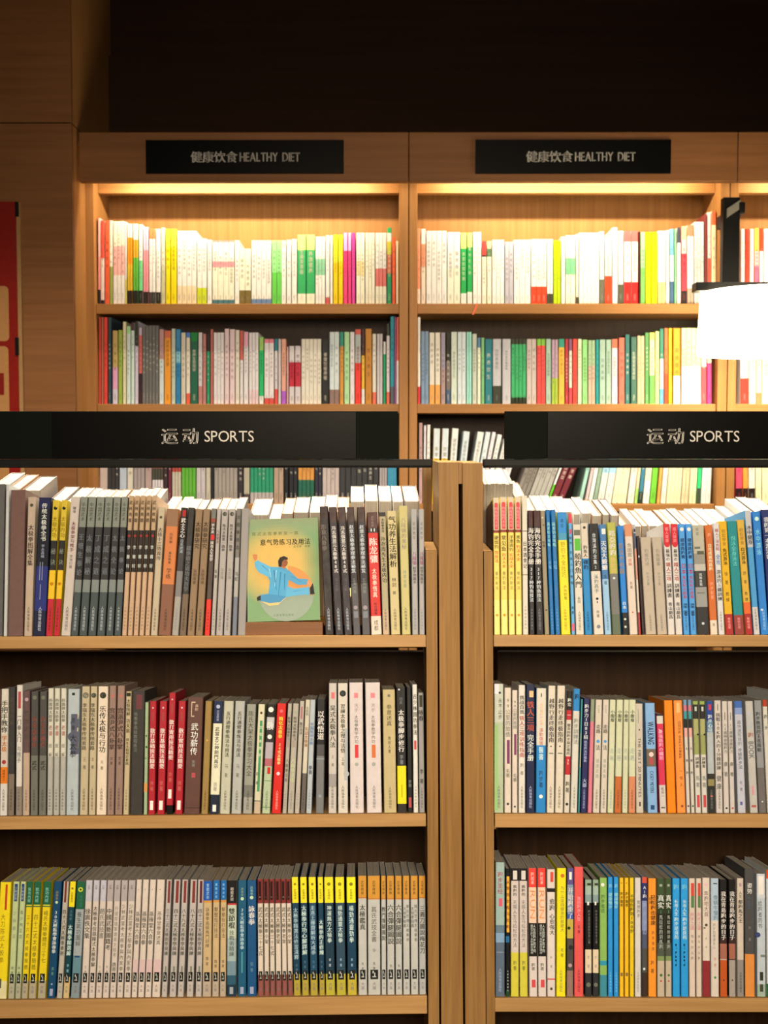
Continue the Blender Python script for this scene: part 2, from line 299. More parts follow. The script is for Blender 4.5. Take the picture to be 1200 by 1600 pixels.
AR = '''
770.7 771.7 782|3a2a28||thin black-brown booklet against the upright
772 782 778|c9b491 .24 7d2420 .26 e8c458 .75 e5cf70|#,c44,.05,.235,.2,.82;o,c44,.05,.5,.31;钓鱼技巧大全,e99,.07,.22;硬饵钓,321,.28,.38;饵技法,e52,.39,.48;垂钓新法,664,.54,.68,.5,.6;o,d82,.86,.5,.22|yellow paperback with red pill label
783 794 777|c9b491 .24 7d2420 .26 e8c458 .75 e5cf70|#,c44,.05,.235,.2,.82;o,c44,.05,.5,.31;钓鱼技巧大全,e99,.07,.22;常见鱼,321,.28,.4;钓法大全,e52,.41,.52;垂钓新法,664,.54,.68,.5,.6;o,d82,.86,.5,.22|yellow paperback with red pill label
795 805 777|c9b491 .24 7d2420 .26 e8c458 .75 e5cf70|#,c44,.05,.235,.2,.82;o,c44,.05,.5,.31;钓鱼技巧大全,e99,.07,.22;浮漂调钓,463,.28,.4;实战大全,e52,.41,.52;垂钓新法,664,.54,.68,.5,.6;o,d82,.86,.5,.22|yellow paperback with red pill label
806 816 777|c9b491 .24 7d2420 .26 e8c458 .75 e5cf70|#,c44,.05,.235,.2,.82;o,c44,.05,.5,.31;钓鱼技巧大全,e99,.07,.22;黑鱼,463,.28,.34;钓法大全,e52,.35,.47;垂钓新法,664,.54,.68,.5,.6;o,d82,.86,.5,.22|yellow paperback with red pill label
817 826 775|cfc0a8|#,433,.255,.26,0,1;#,433,.57,.575,0,1;日本酒食记,443,.33,.53;p776|cream paperback with two thin grey lines
827 836 798|3a1a18 .13 1a1718|海钓完全手册,eee,.14,.44,.5,1.3;317种钓鱼技法,ccc,.46,.74,.5,1.2;p999|black paperback with heavy white title
838 850 798|3a1a18 .13 1a1718|海钓完全手册,eee,.14,.44,.5,1.3;317种钓鱼技法,ccc,.46,.74,.5,1.2;p999|black paperback with heavy white title
851 859 798|8d7c5f|o,cb9,.06,.4,.2;o,654,.12,.6,.2;钓鱼,433,.25,.3;#,332,.8,.81,.3,.7|taupe patterned paperback
860 867 797|0f6398|路亚钓全攻略,9cb,.1,.3;付瑞,7ac,.41,.48;p69b|deep blue paperback with pale title
868 876 797|0f6398|路亚钓全攻略,9cb,.1,.3;付瑞,7ac,.41,.48;p69b|deep blue paperback with pale title
877 892 801|1d7cb4 .17 3a88a0 .23 e8c820|路亚,147,.05,.13,.5,.4;野钓大全技巧,a91,.24,.54,.5,.6;户外钓鱼,541,.6,.72,.6,.4;p971|yellow book with blue head
893 899 803|c8384a .08 5b9bc0|#,c45,.13,.17,.2,.8;轮竿,124,.18,.27;钓鱼入门教程,246,.3,.6;张著,135,.76,.84;#,d56,.91,.97,.15,.85|slim light-blue paperback with red head
900 913 820|cdbfa8|#,665,.05,.1,.1,.9;#,5a3,.13,.24,.15,.9;船釣魚入門,221,.26,.58,.5,1;長岡,665,.66,.72,.5,.6;p443|cream paperback with green block and black title
914 926 818|c9b59c .32 1679ab|o,332,.04,.5,.2;釣魚人,221,.2,.31;磯釣,124,.33,.42;p135|cream-headed blue paperback
928 944 819|101012 .43 cdbda8|台灣溪釣全集2,ccc,.08,.42,.5,.45;溪釣高手,366,.46,.63,.5,.6;o,222,.68,.5,.14;#,222,.7,.72,.45,.55;林著,554,.78,.85,.5,.35;o,777,.93,.5,.2|black and cream book with teal title
945 956 820|3e6e98 .5 8fb0c4|#,eee,.04,.09,.3,.9;天空大鮟鱇,eee,.15,.42,.5,1;朱著,246,.45,.56,.5,.6;p357|blue to pale blue paperback
957 971 817|a8a242 .46 6d685f .82 58604a|路亞的釣,dcb,.07,.3,.5,.9;魚妙招,c96,.31,.46,.5,.7;o,ccc,.5,.5,.15|olive-headed grey photo book
973 983 822|1873b8 .8 121214|溪流作釣圖,b96,.16,.45,.4,.9;日本,ddd,.7,.77;o,ccb,.86,.5,.2;o,bba,.93,.5,.22|blue paperback with black foot
984 997 820|c9825a .11 cfb9a3|魚圖鑑,776,.17,.3,.5,.7;詳解,c55,.31,.38,.5,.6;鈞著,665,.52,.59,.5,.4;o,b66,.8,.5,.12|salmon-headed cream paperback
998 1002 820|a8aab0 .08 45506a .22 c98870 .5 c8b8a0 .8 a33|#,222,.04,.07,.1,.9|very thin striped multicolour booklet
1003 1008 838|2c1a1c|#,ccc,.2,.22,.3,.7;p888|thin blackish-brown booklet
1009 1026 840|b29e86|钓客的诗,887,.12,.3,.5,.5;叶兆言著,887,.36,.5,.5,.3;p776|low plain beige book
1027 1043 840|b29e86|钓鱼趣事,887,.12,.3,.5,.5;叶兆言著,887,.36,.5,.5,.3;p776|low plain beige book
1044 1055 819|c8232c .19 cdbfb0|o,c8232c,.19,.5,.42;鐵人健康,e88,.03,.17,.5,.6;最強の,221,.23,.34,.5,1;鐵人三項,c43,.35,.52,.5,1;訓練書,221,.54,.67,.5,1;青山劇昌,221,.71,.86,.5,1|white paperback with rounded red head
1056 1067 819|c8232c .19 cdbfb0|o,c8232c,.19,.5,.42;鐵人健康,e88,.03,.17,.5,.6;最強の,221,.23,.34,.5,1;鐵人三項,c43,.35,.52,.5,1;訓練書,221,.54,.67,.5,1;青山劇昌,221,.71,.86,.5,1|white paperback with rounded red head
1068 1078 819|4a90c4|o,dde,.05,.5,.34;健康路跑賽,136,.13,.32;日本,d44,.36,.46,.5,1;馬拉松の經典,d44,.47,.68,.5,1;梁著,136,.71,.84;p257|sky-blue paperback with white oval
1079 1089 819|4a90c4|o,dde,.05,.5,.34;健康路跑賽,136,.13,.32;日本,d44,.36,.46,.5,1;馬拉松の經典,d44,.47,.68,.5,1;梁著,136,.71,.84;p257|sky-blue paperback with white oval
1090 1109 821|b0a58c .26 8c8474 .36 b4ab9a .42 3a3833 .57 8f8a80 .75 2c2a28|蝴蝶,887,.02,.1,.4,.3;#,665,.2,.22,.1,.6;#,554,.24,.27,.3,.9;挑戰自我,ccc,.44,.56,.5,.3;#,443,.62,.625,.1,.8;o,bbb,.9,.5,.12|grey book with misty landscape picture
1110 1122 821|c5642c .87 d8c0a4|跑,ea8,.07,.11,.5,.5;自我成就的路跑,eda,.17,.42,.5,.8;跑步新書,e97,.52,.68,.5,.5;自,321,.89,.93,.5,.4|burnt-orange paperback with pale title
1123 1133 818|cfc6bb|鐵人三項挑戰,c66,.05,.25;全攻,58b,.28,.38;游泳的三鐵訓練,332,.42,.7;p766|white paperback with coloured vertical title
1134 1147 815|d8a21c .82 a32a28|輕鬆學會,a73,.07,.22,.5,.7;魚式游泳,221,.24,.39,.5,1;徐著,542,.43,.58,.5,.5;教練,542,.62,.72,.5,.5;聯經出版,e98,.85,.95,.5,.5|golden-yellow paperback with dark red foot
1148 1164 815|1f7f7c .83 8f3a34|悅泳全身泳法,6ba,.13,.4,.5,.7;聯經出版,d88,.85,.95,.5,.4|teal book with dark red foot
1165 1177 813|d0a038 .72 d8622c .82 a32a28|輕鬆學會,a73,.07,.22,.5,.7;自式游泳,221,.24,.39,.5,1;許著,542,.43,.58,.5,.5;教練,542,.62,.72,.5,.5;聯經出版,e98,.85,.95,.5,.5|yellow paperback with orange and red foot
1178 1188 798|b9b3ad .3 4a90b8 .78 c4bab0|水中健身,443,.12,.28,.5,1;p654|white and light-blue paperback
1189 1202 800|2f78b8|o,bde,.06,.5,.28;水中游泳,8cd,.14,.36,.5,.7;o,ccd,.8,.3,.15;p9bd|medium-blue book with white dot near its head
1203 1217 797|25305f|我的第一本游泳書,ddf,.06,.4|navy paperback at the frame edge
'''
BL_LEAN = ((-10, 3), (0, 3), (24, 2), (47, 1), (73, 2), (103, 2), (124, 4), (150, 3), (203, 5), (231, 2), (245, 4), (286, 6), (342, 7), (379, 6), (396, 7), (424, 9), (478, 8), (492, 3), (513, 1), (528, 0), (547, -1), (574, -3), (655, -2), (665, -2))
BL = '''
-12 -2 1079|7a5a48|p432|brown paperback
-1 11 1077|cdbfa8 .36 c8b49c .62 d8701e .75 cfc2b0|手把手教你,221,.09,.35,.5,1.1;学太极,d72,.37,.5,.5,1;o,933,.58,.5,.3;视频学习,621,.64,.73,.5,.6;p443|white paperback with orange band
12 22 1074|3b3632 .68 7a6856|擒拿术图解,765,.08,.3;实用,665,.4,.6;p433|charcoal paperback with brown foot
24 34 1071|d0c2b0 .78 8a7868|#,a44,.05,.18,.25,.75;一门拳入门,765,.22,.44;与推手,998,.47,.6;p665|white paperback with red label and brown foot
35 46 1080|5f4642 .5 b5977c|o,a88,.07,.5,.3;武当太极,765,.15,.4;p765|maroon-brown paperback with tan foot
47 59 1081|4a453e .52 6b6759|o,665,.05,.5,.3;内家拳秘传,a54,.2,.46,.5,.8;武式,332,.56,.64,.5,.8;p443|dark olive-grey paperback with rusty title
60 72 1081|4a453e .52 6b6759|o,665,.05,.5,.3;内家拳秘传,a54,.2,.46,.5,.8;武式,332,.56,.64,.5,.8;p443|dark olive-grey paperback with rusty title
73 82 1076|cbbfa6 .54 a8a090|杨露禅太极拳,776,.08,.27;老谱,b65,.29,.38;图解,443,.42,.56,.5,.7;p332|cream paperback with grey and rose print
83 92 1076|cbbfa6 .54 a8a090|杨露禅太极拳,776,.08,.27;老谱,b65,.29,.38;图解,443,.42,.56,.5,.7;p332|cream paperback with grey and rose print
93 102 1076|cbbfa6 .54 a8a090|杨露禅太极拳,776,.08,.27;老谱,b65,.29,.38;图解,443,.42,.56,.5,.7;p332|cream paperback with grey and rose print
103 122 1077|a9aca6|#,555560,.2,.52,.3,1;o,555560,.38,.4,.38;o,555560,.27,.6,.35;#,221,.03,.05,.35,.6;#,dca,.2,.24,.85,.98;#,dca,.31,.34,.82,.95;#,dca,.43,.47,.85,.98;意拳,332,.22,.34,.5,.4;大太拳,111,.36,.55,.5,.7;p665|wide pale grey book with dark ink figure
124 137 1073|b8a37e|o,665,.07,.5,.4;o,b8a37e,.07,.5,.25;李瑞东太极拳传统套路,654,.13,.5,.4,.9;王著,654,.54,.66,.5,.5;p432|tan paperback with round grey seal
138 149 1073|b8a37e|o,443,.07,.5,.4;o,887,.07,.5,.2;李瑞东太极拳传统套路,443,.13,.5,.4,.9;王著,432,.54,.66,.5,.5;p432|tan paperback with round black seal
150 166 1073|dac2a4|o,332,.07,.5,.34;o,987,.07,.5,.18;乐传太极与行功,111,.15,.52,.5,.85;乐著,432,.57,.66,.5,.35;p433|cream-pink book with bold black title
167 178 1072|8f705f|o,a65,.08,.5,.3;宫派尹式八卦掌,432,.17,.5,.5,1;宫著,432,.55,.62,.5,.5;p432|mauve-brown paperback
179 191 1072|8f705f|o,a65,.08,.5,.3;宫派尹式八卦掌,432,.17,.5,.5,1;宫著,432,.55,.62,.5,.5;p432|mauve-brown paperback
192 201 1081|b9a27a|#,221,.01,.04,.1,.9;太极图解,443,.06,.2;功夫扇,332,.22,.34;简化太极规定套路,443,.38,.6;p654|slim tan paperback with black corner
203 223 1080|38322c|#,633,.03,.15,.3,.8;咏春拳高级教程练习,887,.17,.5,.3,.35|wide near-black book
224 230 1098|9aa57a|o,463,.3,.5,.3;o,352,.4,.6,.35;o,684,.5,.4,.3;#,c84,.72,.8,0,1|thin green booklet with leaf print
231 242 1096|a51f28|o,caa,.06,.5,.14;武林精选,a65,.1,.18,.5,.6;散打基础技法精要,edd,.24,.6,.5,1.1;徐著,d76,.7,.8,.5,.6;#,edd,.88,.96,.25,.75|dark red paperback with white title
245 257 1096|a51f28|o,caa,.06,.5,.14;武林精选,a65,.1,.18,.5,.6;散打基础技法精要,edd,.24,.6,.5,1.1;徐著,d76,.7,.8,.5,.6;#,edd,.88,.96,.25,.75|dark red paperback with white title
259 270 1083|a51f28|o,caa,.06,.5,.14;武林精选,a65,.1,.18,.5,.6;散打實用技法精要,edd,.24,.6,.5,1.1;徐著,d76,.7,.8,.5,.6;#,edd,.86,.94,.25,.75|taller dark red paperback raised on a dark box
273 285 1096|a51f28|o,caa,.06,.5,.14;武林精选,a65,.1,.18,.5,.6;散打實用技法精要,edd,.24,.6,.5,1.1;徐著,d76,.7,.8,.5,.6;#,edd,.88,.96,.25,.75|dark red paperback with white title
287 312 1090|5b3a30|#,ca8,.04,.05,.25,.5;#,ca8,.16,.17,.25,.45;#,ca8,.04,.17,.24,.29;高阶,ca8,.06,.12,.6,.35;武功薪传,ddd,.22,.5,.5,.55;黄著,998,.54,.6,.5,.25;#,a44,.65,.69,.4,.65;#,322,.945,.95,0,1|wide brown book with large white title
314 325 1096|94743c|太极之道,c95,.08,.24;o,c95,.35,.5,.15;p643|dull gold paperback
327 342 1096|182440 .2 d8cca8 .83 16202e|o,aab,.05,.5,.22;武當叢書,99a,.08,.18,.5,.5;武當太乙神劍門真宗,443,.23,.6,.5,.8;張著,887,.72,.8,.5,.5;#,ddd,.92,.98,.3,.7|cream book with navy head and foot
343 359 1096|b5ad92|五行通臂拳练法与用法,443,.09,.5,.5,1;马著,665,.54,.7,.5,.4;p443|pale green-grey book with grey calligraphy
361 377 1096|a8a294|五行通臂拳练法与用法,443,.09,.5,.5,1;马著,665,.54,.7,.5,.4;p443|pale grey book with grey calligraphy
379 394 1101|8f8a78 .74 6f6a5f .85 97907f|陈氏大架太极拳学习大全,443,.06,.66,.5,.7;p443|grey-green book with darker foot band
396 407 1101|cbc09a .78 c4b894 .88 6a6654 .89 b8a080|o,533,.08,.5,.2;#,485,.15,.8,.35,.75;太极拳推手,cca,.18,.5,.55,.5;陈著,443,.6,.76,.3,.5|cream paperback with green centre strip
409 422 1101|1a1818 .12 b8b0a8 .22 2a2626 .35 a89a98 .5 a8585c .57 a8b088|o,eee,.05,.5,.35;散,ddd,.16,.24,.5,1;o,eee,.3,.5,.3;#,b22,.58,.64,.4,.8;#,463,.7,.705,0,1;#,463,.94,.945,0,1;p665|green and black paperback with ink collage
424 439 1100|c8201a|o,e66,.07,.5,.18;简化太极拳,ed4,.12,.32,.5,.8;24式太极拳,ed8,.36,.56,.5,.8;o,fbb,.64,.5,.2;pf98|scarlet book with yellow title
441 448 1100|a89a86|o,998,.08,.5,.3;乾坤太极拳练习,554,.12,.34;#,987,.34,.4,.2,.8;八极拳法练,765,.5,.72;p776|thin beige paperback with dark print
449 459 1100|a89a86|o,998,.08,.5,.3;乾坤太极拳练习,554,.12,.34;#,987,.34,.4,.2,.8;八极拳法练,bb8,.5,.72;p776|thin beige paperback with olive print
460 468 1096|b0a28e|#,a66,.05,.16,.3,.7;散打功法,332,.19,.3;p887|thin beige paperback with small red label
469 477 1094|c4b498 .65 5f544a|太极图,887,.06,.14;实战太极操,a53,.24,.42;p433|cream paperback with dark brown foot
478 487 1094|a9a9a4|中国民间太极,57a,.2,.4;拳著,556,.58,.66;p667|thin pale blue-grey paperback
493 506 1093|1c1a1a .4 4a4644 .5 6f6c66|以武悟道,eee,.1,.36,.5,1;#,888,.52,.53,0,1;o,888,.85,.5,.2|black-topped photo book with white calligraphy
513 526 1068|bcae9e .7 958a80 .8 bcae9e|#,c66,.07,.12,.3,.75;吴式太极拳八法,332,.17,.5,.5,1;王著,665,.54,.66,.5,.4;p433|tall beige-grey book with black title
528 544 1068|c8b9a4|o,222,.08,.5,.33;o,998,.08,.5,.16;習練太极拳之理与法悟,554,.16,.54,.5,.8;#,aaa39a,.35,.75,.62,1;o,aaa39a,.7,.85,.3;王著,665,.57,.64,.5,.35;p433|tall cream book with round black seal
547 569 1067|cbb8ac|#,d77,.08,.12,.35,.65;洗手,a88,.16,.23,.5,.4;太极拳教学内功,554,.25,.47,.5,.35;#,c33,.48,.58,.38,.64;o,998,.63,.5,.14;p444|tall pale pink-white book with red cartouche
573 597 1067|cbb8ac|#,d77,.08,.12,.35,.65;洗手,a88,.16,.23,.5,.4;太极拳教学内功,554,.25,.47,.5,.35;#,c63,.48,.58,.38,.64;o,998,.63,.5,.14;p444|tall pale pink-white book with orange cartouche
600 620 1078|b7a06f|o,665,.05,.5,.12;拳意述真,443,.12,.3,.5,.5;曹树人著,443,.38,.52,.5,.28;p554|wide sandy-tan book
621 636 1074|1c1b1a .63 e0c812 .93 2a2420|o,ccc,.02,.3,.1;功夫,888,.08,.14,.5,.5;太极拳脚步修行,eee,.18,.52,.5,1;李著,999,.54,.62,.5,.5;#,a90,.78,.88,.45,.55|black book with yellow lower band
637 645 1074|181818|太极心法,555,.25,.4;李著,998,.74,.8;#,a44,.88,.96,.2,.8|slim black paperback
646 654 1070|cfc4b2|古少林圆功拳法,443,.07,.4,.5,1;#,b44,.44,.51,.25,.75;p443|thin white paperback with red stamp
655 664 1083|8f867c|#,332,.02,.12,.2,.8;咏春,221,.14,.24,.5,1.1;李著,443,.62,.78;p332|grey paperback next to the upright
'''
BR_LEAN = ((772, 0), (836, 0), (853, 2), (891, 5), (917, 5), (973, 3), (994, 0), (1012, -4), (1043, -6), (1073, -6), (1107, -4), (1131, -3), (1153, -5), (1172, -8), (1198, -8), (1230, -8))
BR = '''
772 787 1069|b8b49c .3 a8ac88 .7 a4ab84|#,8fae6a,.32,.98,0,.4;#,dcc,.0,.08,0,.5;o,333,.07,.6,.14;永不止步,332,.11,.28,.65,.5;p665|grey-green book with black title and green edge
788 799 1075|cdb9a2|99公里的旅情,998,.08,.4;#,735,.42,.61,.35,.8;毛著,776,.65,.72;o,333,.93,.5,.2|cream paperback with purple upright label
800 809 1079|cdb9a2|99公里的旅情,998,.08,.32;#,735,.36,.53,.35,.8;毛著,776,.68,.75;o,333,.95,.5,.2|cream paperback with purple upright label
810 821 1071|cfc2ae|挑战自我,221,.08,.23,.5,1.1;铁人三项训练指南,c43,.24,.57,.5,1.1;跑者,443,.6,.72,.5,.6;p554|cream paperback with black and red title
822 836 1070|17203a|#,da7,.05,.1,.35,.85;铁人三项,e64,.13,.37,.5,1.15;完全手册,dde,.39,.6,.5,1.1;paab|navy book with orange and white title
837 853 1076|cdbfa8 .46 2277ab|#,443,.04,.07,.45,.55;長距離跑步訓練,c96,.12,.3,.5,.5;運動傷害,c53,.32,.46,.5,.7;醫書,cde,.47,.58,.5,.6;跑步著,135,.66,.8,.5,.5;o,edd,.87,.5,.2|cream book with bright blue lower half
854 866 1072|cdbca2|越野行走终极指南,333,.1,.45,.5,1.15;o,221,.48,.45,.1;#,776,.53,.54,.2,.8;户外,cba,.58,.7,.5,.6;p443|cream paperback with large black title
867 880 1072|cdbca2|越野行走终极指南,333,.1,.45,.5,1.15;o,221,.48,.45,.1;#,776,.53,.54,.2,.8;户外,cba,.58,.7,.5,.6;p443|cream paperback with large black title
881 890 1080|1b1616 .16 b3242a .24 c8b8a0 .54 b3242a .69 c8b8a0|跑完,ddd,.06,.13;一,edd,.18,.22;健身的跑步與正確的,443,.27,.53;35,edd,.56,.61,.5,1.3;跑著,443,.74,.84;o,222,.93,.5,.28|white paperback with two red bands
891 902 1077|2277ab .18 c8bca8|跑,135,.03,.1;跑步訓練法,998,.24,.45;p776|cream paperback with bright blue head
903 906 1093|4a8c88|#,ca6,.3,.6,.2,.6|very thin teal booklet
907 917 1092|23264d|跑步力1日83招,dde,.05,.36,.5,1.1;輕鬆跑出好體能,aac,.37,.56,.5,.7;大都,aab,.7,.78;p99a|navy paperback with white dense title
918 925 1093|7f8a6a .2 c9707a||thin pink paperback with green-grey head
926 937 1094|c7b69f|跑步漫談,998,.05,.12,.5,.5;走路,554,.22,.3,.5,1;o,48b,.37,.5,.26;法,665,.4,.45,.5,.8;健康走路,998,.52,.7,.5,.6;p332|cream paperback with a blue dot
938 948 1094|c7b69f|跑步漫談,998,.05,.12,.5,.5;走路,554,.22,.3,.5,1;o,48b,.37,.5,.26;法,665,.4,.45,.5,.8;健康走路,998,.52,.7,.5,.6;p332|cream paperback with a blue dot
949 959 1094|c4bf98|小腹瘦,443,.09,.2,.5,.8;走著,aa9,.42,.55;p998|pale green-cream paperback without orange
960 971 1094|c4bf98 .68 b8602c|小腹瘦,443,.09,.2,.5,.8;走著,aa9,.42,.55;p843|pale green-cream paperback with orange foot
972 981 1094|c4bf98|小腹瘦,443,.09,.2,.5,.8;走著,aa9,.42,.55;p998|pale green-cream paperback without orange
982 993 1094|c4bf98 .68 c87a52|小腹瘦,443,.09,.2,.5,.8;走著,aa9,.42,.55;p843|pale green-cream paperback with orange foot
994 1006 1100|bdad97|#,887,.05,.18,.3,.4;o,443,.24,.5,.12;R:THE FIRST 20 MINUTES,776,.31,.86,.5,.6;#,221,.9,.94,.4,.6|beige paperback with long turned grey lettering
1012 1028 1099|7d9fbd .42 6a5a4a .58 7d9fbd|R:WALKING,235,.17,.38,.5,1;o,dba,.47,.5,.25;#,a44,.5,.56,.3,.7;R:CASEY MEYERS,467,.62,.82,.5,.55;#,246,.93,.97,.3,.7|light-blue book with small photograph
1031 1042 1116|2a2626 .02 c8bca8 .1 c8304a .72 c4b4a4|R:A,eee,.15,.2;最強路跑の鐵則,eab,.16,.47,.5,.9;松井一,332,.74,.85,.5,.5;#,665,.94,.955,.2,.8|crimson and white shorter paperback
1043 1057 1095|ee7a10||plain vivid orange book
1058 1072 1095|e8863a|#,da6,.02,.11,.3,.7;自我的跑,542,.18,.3,.6,.5;自我跑步的實戰跑,432,.31,.52,.6,.5;一個人,842,.6,.78,.6,.4;o,842,.94,.6,.16|orange book with dark vertical title
1073 1079 1094|6a8aa0 .05 c86a78 .1 3a8a88 .17 222 .25 d89a8c .33 c8b8a4|大學跑,665,.38,.7;o,633,.94,.5,.3|very thin striped paperback
1080 1086 1094|6a8aa0 .05 c86a78 .1 3a8a88 .17 222 .25 d89a8c .33 c8b8a4|大學跑,665,.38,.7;o,363,.94,.5,.3|very thin striped paperback
1087 1096 1096|8a9a48 .03 2a2820 .16 a09a60 .3 8f8f50 .48 c8bba8|#,bba,.05,.09,.3,.7;o,222,.3,.8,.2;訓練書,443,.5,.6,.5,1;馬著,998,.66,.78;#,b44,.84,.95,.25,.8|olive and cream paperback with red stamp
1097 1106 1096|8a9a48 .03 2a2820 .16 a09a60 .3 8f8f50 .48 c8bba8|#,bba,.05,.09,.3,.7;o,222,.3,.8,.2;訓練書,443,.5,.6,.5,1;馬著,998,.66,.78;#,b44,.84,.95,.25,.8|olive and cream paperback with red stamp
1107 1118 1096|26407a .18 5a7a90 .28 a8a8a0 .65 2f2b22 .7 8a7a4a .76 2a2a22|#,c34,.03,.08,.3,.7;跑步心经,dee,.12,.28,.5,1;o,b53,.85,.5,.2;p888|blue-headed paperback with dark foot picture
1119 1130 1095|c4b4a4|#,332,.03,.09,.45,.55;挑戰10K跑入的3分鐘訓練,665,.11,.62,.5,.8;健康,776,.66,.8;p665|whitish paperback with grey numerals title
1131 1140 1096|c4b4a4|#,222,.1,.17,.45,.55;12週神奇路跑力,776,.2,.47,.5,.8;康著,776,.52,.7;#,332,.95,.965,.3,.7|thin whitish paperback with runner mark
1141 1149 1096|c4b4a4|#,222,.1,.17,.45,.55;12週神奇路跑力,776,.2,.47,.5,.8;康著,776,.52,.7;#,a43,.95,.965,.3,.7|thin whitish paperback with runner mark
1153 1166 1096|3c5f9a .06 7d8cb0 .12 b5b0b0|最快速有效的,776,.17,.4,.5,.6;步經跑步法,221,.42,.61,.5,.7;有著,667,.7,.82,.5,.4;#,558,.9,.93,.3,.6|pale grey book with blue head
1172 1185 1096|b5ab9c|跑步健康,bbb,.1,.25;跑,b65,.28,.33;R:BOOK,888,.36,.52,.5,1;#,c88,.76,.84,.3,.6;#,a54,.93,.95,.2,.8|off-white book with turned grey BOOK lettering
1186 1198 1095|8a8580 .6 6a6058|跑步教我的王者風範,554,.1,.46,.4,.9;o,bba,.9,.5,.12|grey book with dark stone-like foot
1199 1207 1094|a83a22 .06 c8bca8|跑步,776,.1,.3;p776|cream paperback with red head
1208 1220 1080|c8c0b4||white book at the frame edge
'''
CL_LEAN = ((-10, 8), (0, 8), (33, 9), (58, 9), (72, 11), (110, 11), (126, 8), (250, 8), (290, 7), (306, 5), (316, 2), (371, 1), (404, -1), (441, -2), (459, -4), (509, -3), (543, -3), (560, -1), (655, -1), (670, -1))
